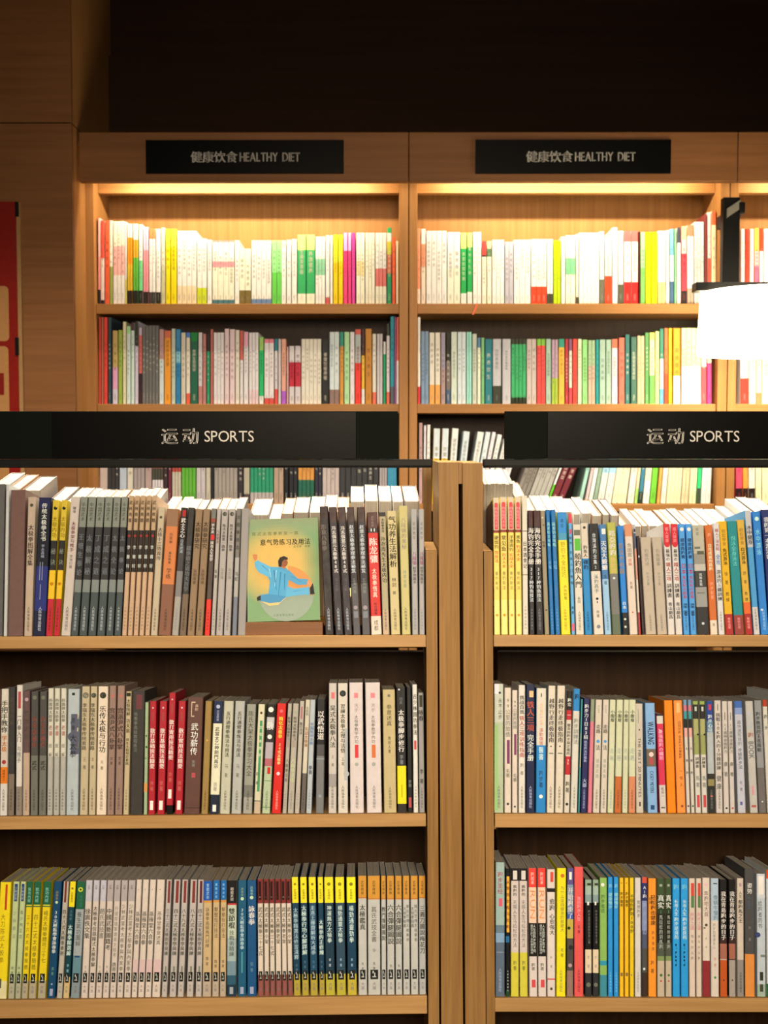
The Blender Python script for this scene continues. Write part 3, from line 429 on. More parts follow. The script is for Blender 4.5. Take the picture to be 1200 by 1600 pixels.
CL = '''
-8 10 1379|e8c81a .85 d8c890|#,b3401a,.02,.24,.5,.7;大刀陈式太极拳,971,.27,.7,.4,.5;#,554,.83,.91,.2,.5|bright yellow book with orange strip
12 22 1378|b8bd84 .86 a8a080|#,234062,.02,.17,.25,.8;少林武術,aab,.04,.16,.5,.5;少林拳法,887,.24,.5,.5,.7;楊著,665,.72,.8,.5,.5;d|pale green paperback with navy head label
23 32 1378|b8bd84 .86 a8a080|#,234062,.02,.17,.25,.8;少林武術,aab,.04,.16,.5,.5;南少林正宗,665,.24,.5,.5,.7;楊著,665,.72,.8,.5,.5;d|pale green paperback with navy head label
33 43 1378|1f5a38 .2 c8bc30 .21 1f5a38 .22 e0c01c .85 a89878|氣功內經,8ba,.05,.18,.5,.6;三十六式太極拳簡體,762,.28,.76,.5,.7;d|yellow paperback with dark green head
44 56 1378|1f5a38 .2 c8bc30 .21 1f5a38 .22 e0c01c .85 a89878|氣功內經,8ba,.05,.18,.5,.6;四十二式太極拳簡體,762,.28,.76,.5,.7;d|yellow paperback with dark green head
58 71 1378|1f5a38 .2 c8bc30 .21 1f5a38 .22 e0c01c .85 a89878|氣功內經,8ba,.05,.18,.5,.6;楊氏太極拳體用三十七,762,.25,.7,.5,.7;d|yellow paperback with dark green head
73 86 1378|12405c|詠春拳,a96,.08,.16,.5,.5;o,bc9,.18,.5,.18;30天輕鬆學會詠春拳,dee,.25,.62,.5,.85;張著,7a8,.73,.81,.5,.4;#,99a,.92,.98,.3,.7;o,99a,.88,.5,.12|teal-navy book with white title and dot
88 97 1378|b0a490|#,722a20,.0,.18,.3,.7;四十八式太極拳拳劍,554,.24,.64,.5,.8;d|cream paperback with dark red arrow strip
98 108 1378|e8cc20 .22 123a40 .82 c8a870|o,872,.06,.5,.2;武當絕技,862,.09,.18,.5,.5;太極拳,688,.24,.34,.5,.5;太極拳精選解,cdd,.37,.64,.5,.9;李著,8aa,.7,.79,.5,.5;d|yellow and dark green paperback
110 124 1378|1f5a38 .24 9b9c96 .64 5f7f82 .85 7f8884|o,cc3,.07,.5,.28;o,242,.07,.5,.14;健康加油,486,.12,.22,.6,.5;養生氣功圖解,554,.26,.56,.5,.7;#,1f3f5f,.64,.655,.2,.8;d|green-headed grey paperback with yellow oval
126 137 1376|b8b0b0 .18 cdb8a4|武學,887,.04,.08,.5,.5;徐震佚文集,665,.24,.5,.5,1;王著,776,.72,.8,.5,.4;d|white paperback, wide spaced title
138 148 1376|b8b0b0 .18 cdb8a4|武學,776,.04,.08,.5,.5;太極拳考信錄陳式太極拳解,665,.22,.74,.5,.8;d|white paperback, dense long title
149 159 1376|b8b0b0 .18 cdb8a4|武學,887,.04,.08,.5,.5;趙氏武技書,887,.24,.5,.5,1;王著,887,.72,.8,.5,.4;d|white paperback, light grey five-character title
160 170 1376|cdb8a4|#,aa9a92,0,.18,0,1;武學,665,.04,.08,.5,.5;中國武藝圖籍考,554,.24,.6,.5,1;馬著,776,.72,.8,.5,.4;d|white paperback, seven-character title
171 181 1376|cdb8a4|#,aa9a92,0,.18,0,1;武學,665,.04,.08,.5,.5;行健齋隨筆唐豪太極考,776,.22,.66,.5,.7;唐著,776,.7,.78;d|white paperback, thin grey title
182 192 1376|cdb8a4|#,aa9a92,0,.18,0,1;武學,665,.04,.08,.5,.5;少林武當考太極拳與內家拳,554,.2,.78,.5,.75;d|white paperback with title running to the foot
193 204 1376|cdb8a4|#,aa9a92,0,.18,0,1;武學,665,.04,.08,.5,.5;少林武當考太極拳與內家拳,554,.2,.78,.5,.75;d|white paperback with title running to the foot
205 214 1375|d0bba6|#,665,.08,.09,.4,.5;孫祿堂六合拳,665,.27,.56,.5,.9;#,ccaaa0,.68,.8,0,1;d|plain white paperback with mid-height title
215 225 1375|d0bba6|#,665,.08,.09,.4,.5;孫祿堂六合拳,665,.27,.56,.5,.9;#,ccaaa0,.68,.8,0,1;d|plain white paperback with mid-height title
226 236 1375|d0bba6|#,665,.08,.09,.4,.5;孫祿堂六合拳,665,.27,.56,.5,.9;#,ccaaa0,.68,.8,0,1;d|plain white paperback with mid-height title
237 250 1375|d0bba6|#,665,.08,.09,.4,.5;孫祿堂拳意述真,554,.27,.56,.5,.7;#,ccaaa0,.68,.8,0,1;d|plain white paperback with mid-height title
252 261 1375|b5a698|#,7a2f2a,.01,.2,.35,.8;三十二式太極劍學與練,665,.25,.65,.5,.8;#,776,.74,.82,.4,.7;d|grey-white paperback with dark red arrow strip
264 275 1375|b5a698|#,7a2f2a,.01,.2,.35,.8;四十二式太極拳學與練,665,.25,.65,.5,.8;#,776,.74,.82,.4,.7;d|grey-white paperback with dark red arrow strip
277 287 1375|b5a698|#,7a2f2a,.01,.2,.35,.8;八十八式太極拳學與練,665,.25,.65,.5,.8;#,776,.74,.82,.4,.7;d|grey-white paperback with dark red arrow strip
291 302 1375|b5a698|#,7a2f2a,.01,.2,.35,.8;八十八式太極拳學與練,665,.25,.65,.5,.8;#,776,.74,.82,.4,.7;d|grey-white paperback with dark red arrow strip
305 315 1375|b5a698|#,5a2028,.01,.2,.35,.8;四十二式太極劍學與練,665,.25,.65,.5,.8;#,776,.74,.82,.4,.7;d|grey-white paperback with dark red arrow strip
316 330 1377|1a4f98 .17 c8843a .19 c0a070 .8 b09a80|實戰武術,9bd,.02,.16,.5,.4;詠春拳高級格鬥訓練,543,.23,.58,.5,.55;魏著,654,.65,.74,.5,.4;d|wider tan book with royal blue head
331 342 1376|1a5f98 .17 c8843a .19 c0a070 .8 b09a80|實戰武術,9bd,.02,.16,.5,.4;擊壓指打技法,543,.23,.5,.5,.7;魏著,654,.68,.76,.5,.5;d|tan paperback with blue head
343 353 1376|1a5f98 .17 c8843a .19 c0a070 .8 b09a80|實戰武術,9bd,.02,.16,.5,.4;擊壓指打技法,543,.23,.5,.5,.7;魏著,654,.68,.76,.5,.5;d|tan paperback with blue head
354 369 1376|141012 .2 b33 .215 b8bba0 .5 9aa79c .7 6f858a .82 2a5060 .9 1a3040|超級武術,cba,.06,.18,.5,.5;雙節棍,332,.24,.42,.5,1;技戰術精練,776,.43,.66,.5,.9;#,999,.92,.98,.3,.7|black-headed book shading to blue-grey
371 385 1376|1a5068|詠春拳,9a8,.06,.14,.5,.5;o,bc9,.16,.5,.2;30天輕鬆學會詠春拳,bcd,.24,.6,.5,.8;#,488,.62,.8,.4,.6;#,99a,.92,.98,.3,.7|slate-teal book with dense white title
386 401 1376|174a70|詠春拳,8a9,.05,.13,.5,.5;o,bc9,.15,.5,.2;詠春拳,eee,.22,.39,.5,1;張著,79a,.7,.8,.5,.4;#,99a,.92,.98,.3,.7|blue book with short white title
403 412 1374|7a2a26 .21 d0bca4 .82 8a4a40|#,200,.02,.18,.2,.7;#,998,.15,.16,.3,.6;武式太極拳三十七式,654,.24,.66,.5,.9;d|white paperback with maroon head and foot
413 421 1374|7a2a26 .21 d0bca4 .82 8a4a40|#,200,.02,.18,.2,.7;#,998,.15,.16,.3,.6;武式太極拳小架,654,.24,.56,.5,.9;d|white paperback with maroon head and foot
422 430 1374|7a2a26 .21 d0bca4 .82 8a4a40|#,200,.02,.18,.2,.7;#,998,.15,.16,.3,.6;武式太極拳三十七式,654,.24,.66,.5,.9;d|white paperback with maroon head and foot
431 440 1374|7a2a26 .21 d0bca4 .82 8a4a40|#,200,.02,.18,.2,.7;#,998,.15,.16,.3,.6;武式太極拳老架,654,.24,.56,.5,.9;d|white paperback with maroon head and foot
441 449 1374|7a2a26 .21 d0bca4 .82 8a4a40|#,200,.02,.18,.2,.7;#,998,.15,.16,.3,.6;武式太極拳老架,654,.24,.56,.5,.9;d|white paperback with maroon head and foot
450 458 1374|7a2a26 .21 d0bca4 .82 8a4a40|#,200,.02,.18,.2,.7;#,998,.15,.16,.3,.6;武式太極拳小架,654,.24,.56,.5,.9;d|white paperback with maroon head and foot
459 470 1371|e8d020 .22 15394a .82 a89030|o,871,.06,.5,.2;武當絕技,761,.1,.19,.5,.5;太極拳精選法修習淺釋,abb,.26,.7,.5,.8;李著,689,.73,.8,.5,.4;d|dark teal paperback with bright yellow head
472 483 1371|e8d020 .22 15394a .82 a89030|o,871,.06,.5,.2;武當絕技,761,.1,.19,.5,.5;太極拳行功心解詳解,cdd,.24,.66,.5,.9;李著,689,.7,.78,.5,.4;d|dark teal paperback with bright yellow head
485 497 1371|e8d020 .22 1a4458 .82 a89030|o,871,.06,.5,.2;武當絕技,761,.1,.19,.5,.5;走進王薌齋解析大成拳,abb,.24,.66,.5,.8;李著,689,.7,.78,.5,.4;d|dark teal paperback with bright yellow head
499 508 1371|e8d020 .22 15394a .82 a89030|o,871,.06,.5,.2;武當絕技,761,.1,.19,.5,.5;太極拳的正修煉,cdd,.36,.66,.5,1;李著,689,.7,.78,.5,.4;d|dark teal paperback with bright yellow head
509 524 1371|e8d020 .22 1c3440 .82 b0a030|o,871,.06,.5,.2;武當絕技,761,.1,.19,.5,.4;神運無方太極拳,cdd,.24,.56,.5,.6;李著,bbb,.68,.77,.5,.3;d|dark teal paperback with bright yellow head
526 541 1371|e8d020 .22 2c4450 .82 b0a030|o,871,.06,.5,.2;武當絕技,761,.1,.19,.5,.4;楊勁通靈太極拳,cdd,.24,.56,.5,.6;李著,9ab,.68,.77,.5,.3;d|dark teal paperback with bright yellow head
543 558 1371|f0d818 .22 15394a .82 b8a030|o,871,.06,.5,.2;武當絕技,761,.1,.19,.5,.4;楊勁通靈勁拳,cdd,.24,.56,.5,.6;李著,9ab,.68,.77,.5,.3;d|dark teal paperback with bright yellow head
560 574 1369|c5872e .18 b86a20 .19 b5aea0|武學釋典,543,.04,.16,.5,.4;太極鑑真,443,.24,.46,.5,.8;馬著,665,.72,.8,.5,.3;d|grey paperback, orange head, short title
575 595 1369|c5872e .19 b86a20 .2 b5aea0|武學釋典,543,.04,.16,.5,.3;萇氏武技全書,443,.26,.56,.5,.6;中,665,.6,.66,.5,.3;馬著,665,.72,.8,.5,.25;d|widest grey book with orange head
596 604 1369|c5872e .19 b86a20 .2 b5aea0|武學釋典,543,.04,.16,.5,.6;教門彈腿圖說,443,.26,.55,.5,1;d|slimmest grey paperback with orange head
605 617 1369|c5872e .19 b86a20 .2 b5aea0|武學釋典,543,.04,.16,.5,.5;六合彈腿圖說,443,.24,.58,.5,1;馬著,665,.74,.82,.5,.4;d|grey paperback with orange head, large title
618 629 1369|c5872e .19 b86a20 .2 b5aea0|武學釋典,543,.04,.16,.5,.5;六合彈腿圖說,443,.24,.58,.5,1;馬著,665,.74,.82,.5,.4;d|grey paperback with orange head, large title
630 641 1369|c5872e .19 b86a20 .2 b5aea0|武學釋典,543,.04,.16,.5,.5;太極拳精義,554,.26,.44,.25,.5;陳氏世傳太極拳術,554,.24,.56,.7,.5;d|grey paperback with orange head, two-column title
642 654 1369|c5872e .19 b86a20 .2 b5aea0|武學釋典,543,.04,.16,.5,.5;太極拳精義,554,.26,.44,.25,.5;陳氏世傳太極拳術,554,.24,.56,.7,.5;d|grey paperback with orange head, two-column title
655 666 1369|c5872e .18 b86a20 .19 a8a298|武學釋典,543,.04,.16,.5,.5;三義刀圖說梅花刀,443,.25,.66,.5,.9;d|orange-headed grey paperback beside the upright
'''
CR_LEAN = ((774, 0), (811, 0), (827, -2), (854, -1), (868, 0), (883, 2), (897, 0), (1200, -1), (1230, -1))
CR_ROW = '''
774 789 1348|93a595 .47 5f7078 .53 7a95a8 .6 55606a|跑步圣经,c56,.07,.24,.5,.9;#,c56,.27,.33,.35,.75;#,889,.67,.675,.1,.9;p99a|grey-green tall book with pink title
790 797 1358|121415 .95 1a4020|#,e8a030,.06,.5,.2,.9;从零到全程马拉松,821,.08,.48;#,1d5f88,.53,.58,0,.9;pccb|slim black booklet with orange strip
798 811 1357|16110f .1 c8b4a4 .66 c8b838|#,cba,.02,.09,.25,.8;疯跑的,443,.13,.22,.5,1;无限人生马拉松的方法,665,.25,.62,.5,.6;跑著,664,.72,.8,.5,.5|cream, black and mustard paperback
812 825 1357|16110f .1 c8b4a4 .66 c8b838|#,cba,.02,.09,.25,.8;疯跑的,443,.13,.22,.5,1;无限人生马拉松的方法,665,.25,.62,.5,.6;跑著,664,.72,.8,.5,.5|cream, black and mustard paperback
827 840 1357|e03c30 .14 d8342a .15 e0b898 .43 1c1614 .69 d0bcac|跑起来,fba,.03,.13,.5,.5;R:RUN,e9a070,.17,.4,.5,1;讓自己跑下去的最好理由,bba,.44,.67,.35,.5;人生因跑步而不同,ccb,.44,.66,.7,.4;跑著,776,.74,.8;#,c44,.87,.93,.3,.8|red, peach and black paperback
841 854 1357|e03c30 .14 d8342a .15 e0b898 .43 1c1614 .69 d0bcac|跑起来,fba,.03,.13,.5,.5;R:RUN,e9a070,.17,.4,.5,1;讓自己跑下去的最好理由,bba,.44,.67,.35,.5;人生因跑步而不同,ccb,.44,.66,.7,.4;跑著,776,.74,.8;#,c44,.87,.93,.3,.8|red, peach and black paperback
855 868 1359|d0bcac .15 181412 .18 d4c0b0 .86 c8443a .87 d0bcac|#,c43,.02,.1,.4,.8;愈跑,554,.23,.33,.6,.8;心愈强大,554,.35,.52,.6,.8;跑著,776,.66,.8,.5,.3;o,543,.94,.5,.18|cream paperback with small black number block
869 884 1357|e0cc18|o,b62,.06,.6,.22;为什么坚持健身的都是大,874,.14,.5,.6,.5;毛著,763,.62,.7,.6,.4;p885|yellow book leaning right
885 896 1357|5a4a7a .13 7a8a98 .35 3a5a98 .4 b8a040 .55 4a423a .8 8a6a5a|#,edd,.03,.09,.3,.7;开始跑步了,dcb,.15,.4,.5,1;o,231,.47,.3,.25;o,222,.62,.6,.35;o,a88,.76,.5,.3|purple-headed collage cover paperback
897 912 1355|d8504a|我的跑步人生,f99,.23,.42,.5,.5;毛著,622,.45,.52,.5,.35;p933|coral red book
914 925 1375|8a9a80 .06 9aa894 .13 7f9088 .2 121010 .6 d8bf9a .8 2a2a2a|#,332,.03,.05,.3,.9;#,eed,.19,.22,.3,.6;跑步自然改變你的身心靈,887,.26,.55,.6,.4;李著,a98,.63,.78,.5,.5;o,665,.9,.5,.35|black and cream paperback with grey-green head
926 936 1375|8a9a80 .06 9aa894 .13 7f9088 .2 121010 .6 d8bf9a .8 2a2a2a|#,332,.03,.05,.3,.9;#,eed,.19,.22,.3,.6;跑步自然改變你的身心靈,887,.26,.55,.6,.4;李著,a98,.63,.78,.5,.5;o,665,.9,.5,.35|black and cream paperback with grey-green head
937 949 1372|84a850 .7 2f8a98 .74 84a850 .82 3a7f88|o,eec,.06,.4,.25;跑步者说,463,.14,.3,.4,.7|leaf-green paperback with teal bands
950 958 1371|2a88c0|跑,8bd,.05,.1;健康慢步,9cd,.13,.27,.5,1;p8bd|bright blue paperback with pale title
959 967 1371|2a88c0|跑,8bd,.05,.1;健康慢步,9cd,.13,.27,.5,1;p8bd|bright blue paperback with pale title
968 975 1372|e8b020|#,a62,.04,.05,.3,.6;跑步醫學,542,.12,.25;#,863,.8,.83,.2,.8|amber yellow paperback
976 983 1372|e8b020|#,a62,.04,.05,.3,.6;跑步醫學,542,.12,.25;#,863,.8,.83,.2,.8|amber yellow paperback
984 991 1372|e0b818|不受伤跑到100岁,543,.14,.47,.5,1.2;o,874,.82,.4,.2|yellow paperback with tall dark title
992 1002 1372|cbbfb0|冥想跑步,443,.19,.34,.6,.6;p887|plain off-white paperback
1003 1012 1371|c84a38 .05 2a3060 .2 7f86a0 .45 4a5060 .6 4a4840 .8 3a2a20|AI跑,dde,.07,.18;跑步登山,99b,.2,.5;#,ccb,.76,.78,.2,.6|narrow navy and grey photo paperback
1013 1026 1373|e88a28|轻松,543,.16,.22,.3,.5;轻松跑出健康,432,.14,.4,.6,.8;跑步健康,753,.44,.62,.6,.4;跑著,432,.68,.82,.5,.5|orange book with dark title
1027 1039 1373|3a4a2a .14 2a3a22 .3 1f2218 .55 4a5040 .66 7a8a50 .7 b8a488|#,998,.05,.07,.3,.7;真实,ddd,.14,.26,.5,1.1;III,ddd,.27,.3,.5,.8;馬拉松的训练跑,aa9,.31,.6,.5,.6;o,463,.82,.5,.2;o,b33,.87,.5,.14|dark forest photo paperback
1040 1050 1373|3a4a2a .14 2a3a22 .3 1f2218 .55 4a5040 .66 7a8a50 .7 b8a488|#,998,.05,.07,.3,.7;真实,ddd,.14,.26,.5,1.1;III,ddd,.27,.3,.5,.8;馬拉松的训练跑,aa9,.31,.6,.5,.6;o,463,.82,.5,.2;o,b33,.87,.5,.14|dark forest photo paperback
1051 1063 1373|2a90c8|跑,7bd,.05,.1;长寿人生,cee,.18,.32,.5,.9;跑步是良药,cee,.33,.52,.5,.9;R:run,157,.55,.75,.5,.5|azure blue book with white title
1064 1076 1373|2a90c8|跑,7bd,.05,.1;长寿人生,cee,.18,.32,.5,.9;跑步是良药,cee,.33,.52,.5,.9;R:run,157,.55,.75,.5,.5|azure blue book with white title
1077 1087 1373|d0b8a0|#,c43,.04,.15,.3,.85;#,574,.15,.25,.3,.85;跑步之道,c88,.29,.44;你为什么跑,665,.47,.7,.5,.5|cream paperback with red-green block
1088 1097 1373|d0b8a0|#,c43,.04,.15,.3,.85;#,574,.15,.25,.3,.85;跑步之道,c88,.29,.44;你为什么跑,665,.47,.7,.5,.5|cream paperback with red-green block
1098 1110 1372|d4bfa8 .7 8a2a2c|o,daa,.06,.5,.25;奔跑吧大叔,844,.11,.33,.5,.7;o,443,.4,.5,.2;#,443,.42,.43,.1,.4;跑著,887,.48,.62,.5,.3|cream book with wine-red foot
1111 1124 1373|a8b4b8 .36 d0bca8|#,334,.04,.05,.3,.8;像蜗牛慢跑,678,.14,.36,.6,.7;跑步的健康身心,887,.38,.6,.4,.4;李著,c86,.66,.76,.5,.4;o,484,.84,.5,.16|pale blue-headed cream book
1125 1137 1375|1c1816 .5 3a2420 .55 a0604a .68 b89a84 .69 b8501e|我在青島跑步的日子,eee,.1,.52,.5,1.1;o,432,.86,.5,.12|black paperback, white title, orange foot
1139 1150 1375|1c1816 .5 3a2420 .55 a0604a .68 4a3a32 .69 a09080|我在青島跑步的日子,eee,.1,.52,.5,1.1;o,432,.86,.5,.12|black paperback, white title, grey foot
1152 1163 1373|c8b49c .69 8a7f74|#,a88,.04,.07,.3,.7;人生,776,.11,.17;都跑馬之王,433,.18,.38,.5,.9;p443|cream paperback with grey foot
1164 1180 1358|4a4642 .67 d8843a|姿势,ddd,.11,.2,.5,.65;R:run,5a6a7a,.22,.32,.5,.6;跑著,998,.42,.6,.5,.3|tall dark grey book with orange foot
1183 1197 1366|c8c4c0 .2 b8bab8 .9 9aa890|#,eee,.02,.17,.2,.8;给跑者的书,443,.22,.45,.35,.6;o,34406a,.5,.1,.3;#,776,.66,.68,.4,1;#,332,.8,.87,.3,.7;#,443,.9,.96,.3,.7|white book with dark blue blot
1198 1212 1360|d84a20 .07 c8c4b8 .9 2a6a38||white book with orange head
'''

# ------------------------------------------------------------------ what stands in the wall bookcase behind: x0 x1 top colours | label (for those that show largest)
# N*: N alike books between x0 and x1
R1 = '''
153 157 341 fbb .45 f99 .83 222
157.5 163 345 e54 .45 fdd .95 222
164 171 345 f64|tall orange-red book
171 176 345 fed .55 9a5
177 195 346 3*fed .3 fbb .65 eee
195.5 198 347 ffe .7 dd6
199 207 350 2*fff .17 e92 .5 db3 .83 222
208 216 350 2*fff .2 da3 .42 6b4 .83 222
217 223 351 fff .45 7d9 .83 222
224 232 355 2*fce .3 f9a .84 222
233 243 357 2*e85 .14 fff .84 333
244 251 358 ffe .84 221
252 258 356 ddc .5 cca|
259 266 358 ef4 .25 fd1|lemon-yellow book, first of the pair
267 276 358 ef4 .25 fd1|lemon-yellow book, second of the pair
277 307 361 4*fff .75 fdb
308 323 373 2*fff .75 cd2|
324 331 375 fff
332 366 376 4*e99 .03 fff .33 f9a .42 fed .93 478
367 374 376 ffe
374 392 389 2*ffd .75 763
393 424 376 4*fff .92 68b
425 440 376 2*9f9 .5 6c5
440 447 376 fcc .12 fff
448 455 375 fff
456 464 374 ffe
465 478 367 ce8 .22 3a6 .85 eed|wide green book with lime head, first of the pair
479 492 367 ce8 .22 3a6 .85 eed|wide green book with lime head, second of the pair
493 508 370 3*fff .33 8ca .57 eee
509 515 368 fff .9 c55
516 520 368 efe
521 528 367 fe3 .4 fc0|vivid yellow book, first of the pair
529 536 367 fe3 .4 fc0|vivid yellow book, second of the pair
537 543 364 faf .25 f48|hot pink book, first of the pair
544 549 364 faf .25 f48|hot pink book, second of the pair
550 555 364 d4a|magenta book beside the hot pink pair
557 570 364 2*fed .4 fda .6 fed
571 586 364 3*fed
587 604 364 3*ffe .5 d77 .75 fed
605 612 356 3a6 .07 efe .18 cc4 .35 c75 .6 296|narrow green and brown striped book
613 618 371 f64
619 623 377 fdb
652 657 357 f97 .8 edc
658 665 358 fff .2 f97 .5 edc
666 698 361 4*fff
699 719 363 2*fff .5 eed
720 729 364 ef8 .22 2a5 .85 fff|green book with yellow head, shorter block
730 738 364 ef8 .2 2a5 .83 fff|green book with yellow head beside white books
739 752 363 2*fff
753 760 377 d44 .22 422 .25 fed
761 768 377 eca .12 575 .25 fed
769 788 375 3*fff
789 802 378 2*bbc
803 829 375 3*fff
830 854 374 3*fff .73 e42
855 864 374 2*ffe .84 443
865 876 376 2*bd1
877 883 370 fff
884 899 368 2*fff .33 7c9 .57 fed
900 904 366 fed .9 443
905 936 364 5*fff
937 944 362 fff .66 665
945 956 371 fdd .58 f42|white book with orange-red foot band
957 965 356 fff|tallest pure white book of the right bay
966 974 361 fff .73 554
975 986 361 e66 .15 fdd .7 c22|white book with red head and foot, first of the pair
987 997 361 e66 .15 fdd .7 c22|white book with red head and foot, second of the pair
998 1000.5 362 411
1001 1008 363 9f9 .5 7c6
1009 1017 363 fe1|bright yellow book, first of the pair
1018 1027 363 fe1|bright yellow book, second of the pair
1028 1040 361 2*fff .7 fc8
1041 1046 360 fff
1047 1053 358 7bd .35 fff .7 468
1054 1057 358 8c9
1058 1064 356 445 .2 fff
1065 1073 354 cf9 .17 fcc .35 e45 .83 222|pink-red book with pale green head
1074 1084 352 2*f86 .14 fff .8 a98
1085 1100 347 3*fdd .45 ccc
1101 1105 335 733
1106 1111 332 fcc .5 e54
1112 1119 330 f64 .15 fdb
1158 1164 358 fdd .5 fcc
1165 1171 358 e43|red book to the right of the lamp post
1172 1178 358 fed
1179 1186 357 fd5 .3 fbb .5 f68
1187 1193 357 d42 .3 fdd
1194 1206 358 2*fff
1207 1216 358 fcc
'''
R2 = '''
154.5 158 496 c43
158.5 162 496 a64
162.5 168 496 d43
169 174 496 344
176 184 517 b95 .5 d9a .8 cbb|tan and pink mottled book near the left upright
185 191 516 9a4
192 197 503 dc9
198 204 510 ad8 .1 cdb
205 210 504 533 .1 cdb
211 216 502 332 .3 cbb
217 222 512 baa .1 c65 .6 322
222.5 248 509 5*6b6558
249 256 515 b87 .4 ccb
257 267 517 c64 .1 e9902a|orange-yellow book among grey ones
268 274 514 bb9
275 282 515 3a7f9c .3 8bc .45 2a7a9a|blue book with paler middle
283 290 520 cb9
291 297 520 47a .07 dca .85 e53
298 309 520 173 .12 1f5a3c|dark green wide book
310 316 520 cba .75 b76
317 322 522 b76
323 328 522 322 .25 285
329 333 515 b65
334 350 520 3*dcb
351 358 514 dba|beige book, first of two taller ones
359 367 515 dba|beige book, second of two taller ones
368 374 516 dca
375 380 517 c54 .4 dcb
381 388 519 d99 .2 dcb
389 404 520 3*dcb .8 dba
405 412 527 9b5 .2 2a5 .88 eec|green book with olive head
413 428 530 2*d77 .06 dcb .91 c43
429 434 530 277 .18 cba .77 d43
435 439 530 cba
440 447 530 d97 .8 a5a
448 451 542 c98
452 460 541 cba .28 b23 .7 cba|cream book with crimson middle, first of the pair
461 470 541 cba .28 b23 .7 cba|cream book with crimson middle, second of the pair
471 502 530 5*dca
503 514 531 1c1c1a|wide black book with white title
515 530 519 2*ccc .8 865|
531 537 519 286 .2 c83
538 546 519 ac8|pale green book beside the teal-headed one
547 554 519 dcb
555 564 515 c54 .07 aa9 .45 e32|grey and scarlet book
565 570 515 422 .35 fa3 .8 fdb
571 581 514 c07a25|golden-brown wide book
582 588 522 dca .83 e64
589 598 522 2*cba
599 603 534 ddc .2 295
604 609 506 332 .15 dcc .85 e64
610 616 495 288 .8 555
616.5 619 495 957
619.5 623.5 496 e65 .5 fcb
652.5 657 496 eee .8 c33
658 670 518 2*7a8c95
671 679 520 dca .73 e94|cream book with orange foot, first of the pair
680 688 520 dca .73 e94|cream book with orange foot, second of the pair
689 696 520 988 .5 a87
697 704 520 221 .4 765 .8 456
705 714 519 cca|greenish cream book beside the black one
715 728 519 2*ccb
729 737 519 2*9ca
738 745 522 bb9
746 751 528 578 .15 dda
752 757 528 7a6
758 769 530 1f6f6c|wide teal book
770 783 530 b5aa9c .72 332|wide grey-beige book with dark foot
785 798 530 b5aa9c|wide grey-beige book with large pale title
799 822 530 4*332 .08 3a9a55 .9 221
823 838 530 2*bba48e
839 852 530 2*7a3 .1 d8453a
853 861 530 9a8|
862 872 531 2*a88 .6 9a3
873 882 530 386 .13 e0a23a|amber book with teal head
883 888 530 a33
889 894 530 856 .18 cb9 .75 d44
895 902 530 d43
903 909 530 cc9
910 918 531 8b6
919 930 532 2*9a7 .4 b97
931 936 531 287
937 946 531 9a8|sage-green book, first of the pair
947 955 531 9a8|sage-green book, second of the pair
956 965 530 d64 .14 dba|cream book with red head
967 976 528 d8664a|salmon-orange book
977 984 523 365|
986 995 527 3f6148|bottle-green book
996 1007 525 2*ca7
1008 1014 520 584
1015 1023 520 dd5 .1 dd8 .6 6a4
1024 1030 518 dc7
1031 1037 514 375 .4 dda .8 5ab
1038 1044 513 e63 .6 d42
1045 1050 513 fb2
1052 1063 513 f58a1a .63 ffd|bright orange wide book with white foot
1065 1095 513 4*fd8 .5 ffd
1096 1104 515 fda .5 b44
1105 1112 515 cd8 .45 d36
1157 1170 516 fa3 .3 fdb .65 d32|orange and red book under the lamp
1171 1181 516 fda
1182 1190 516 fc9 .85 e74
1191 1203 516 fda
'''
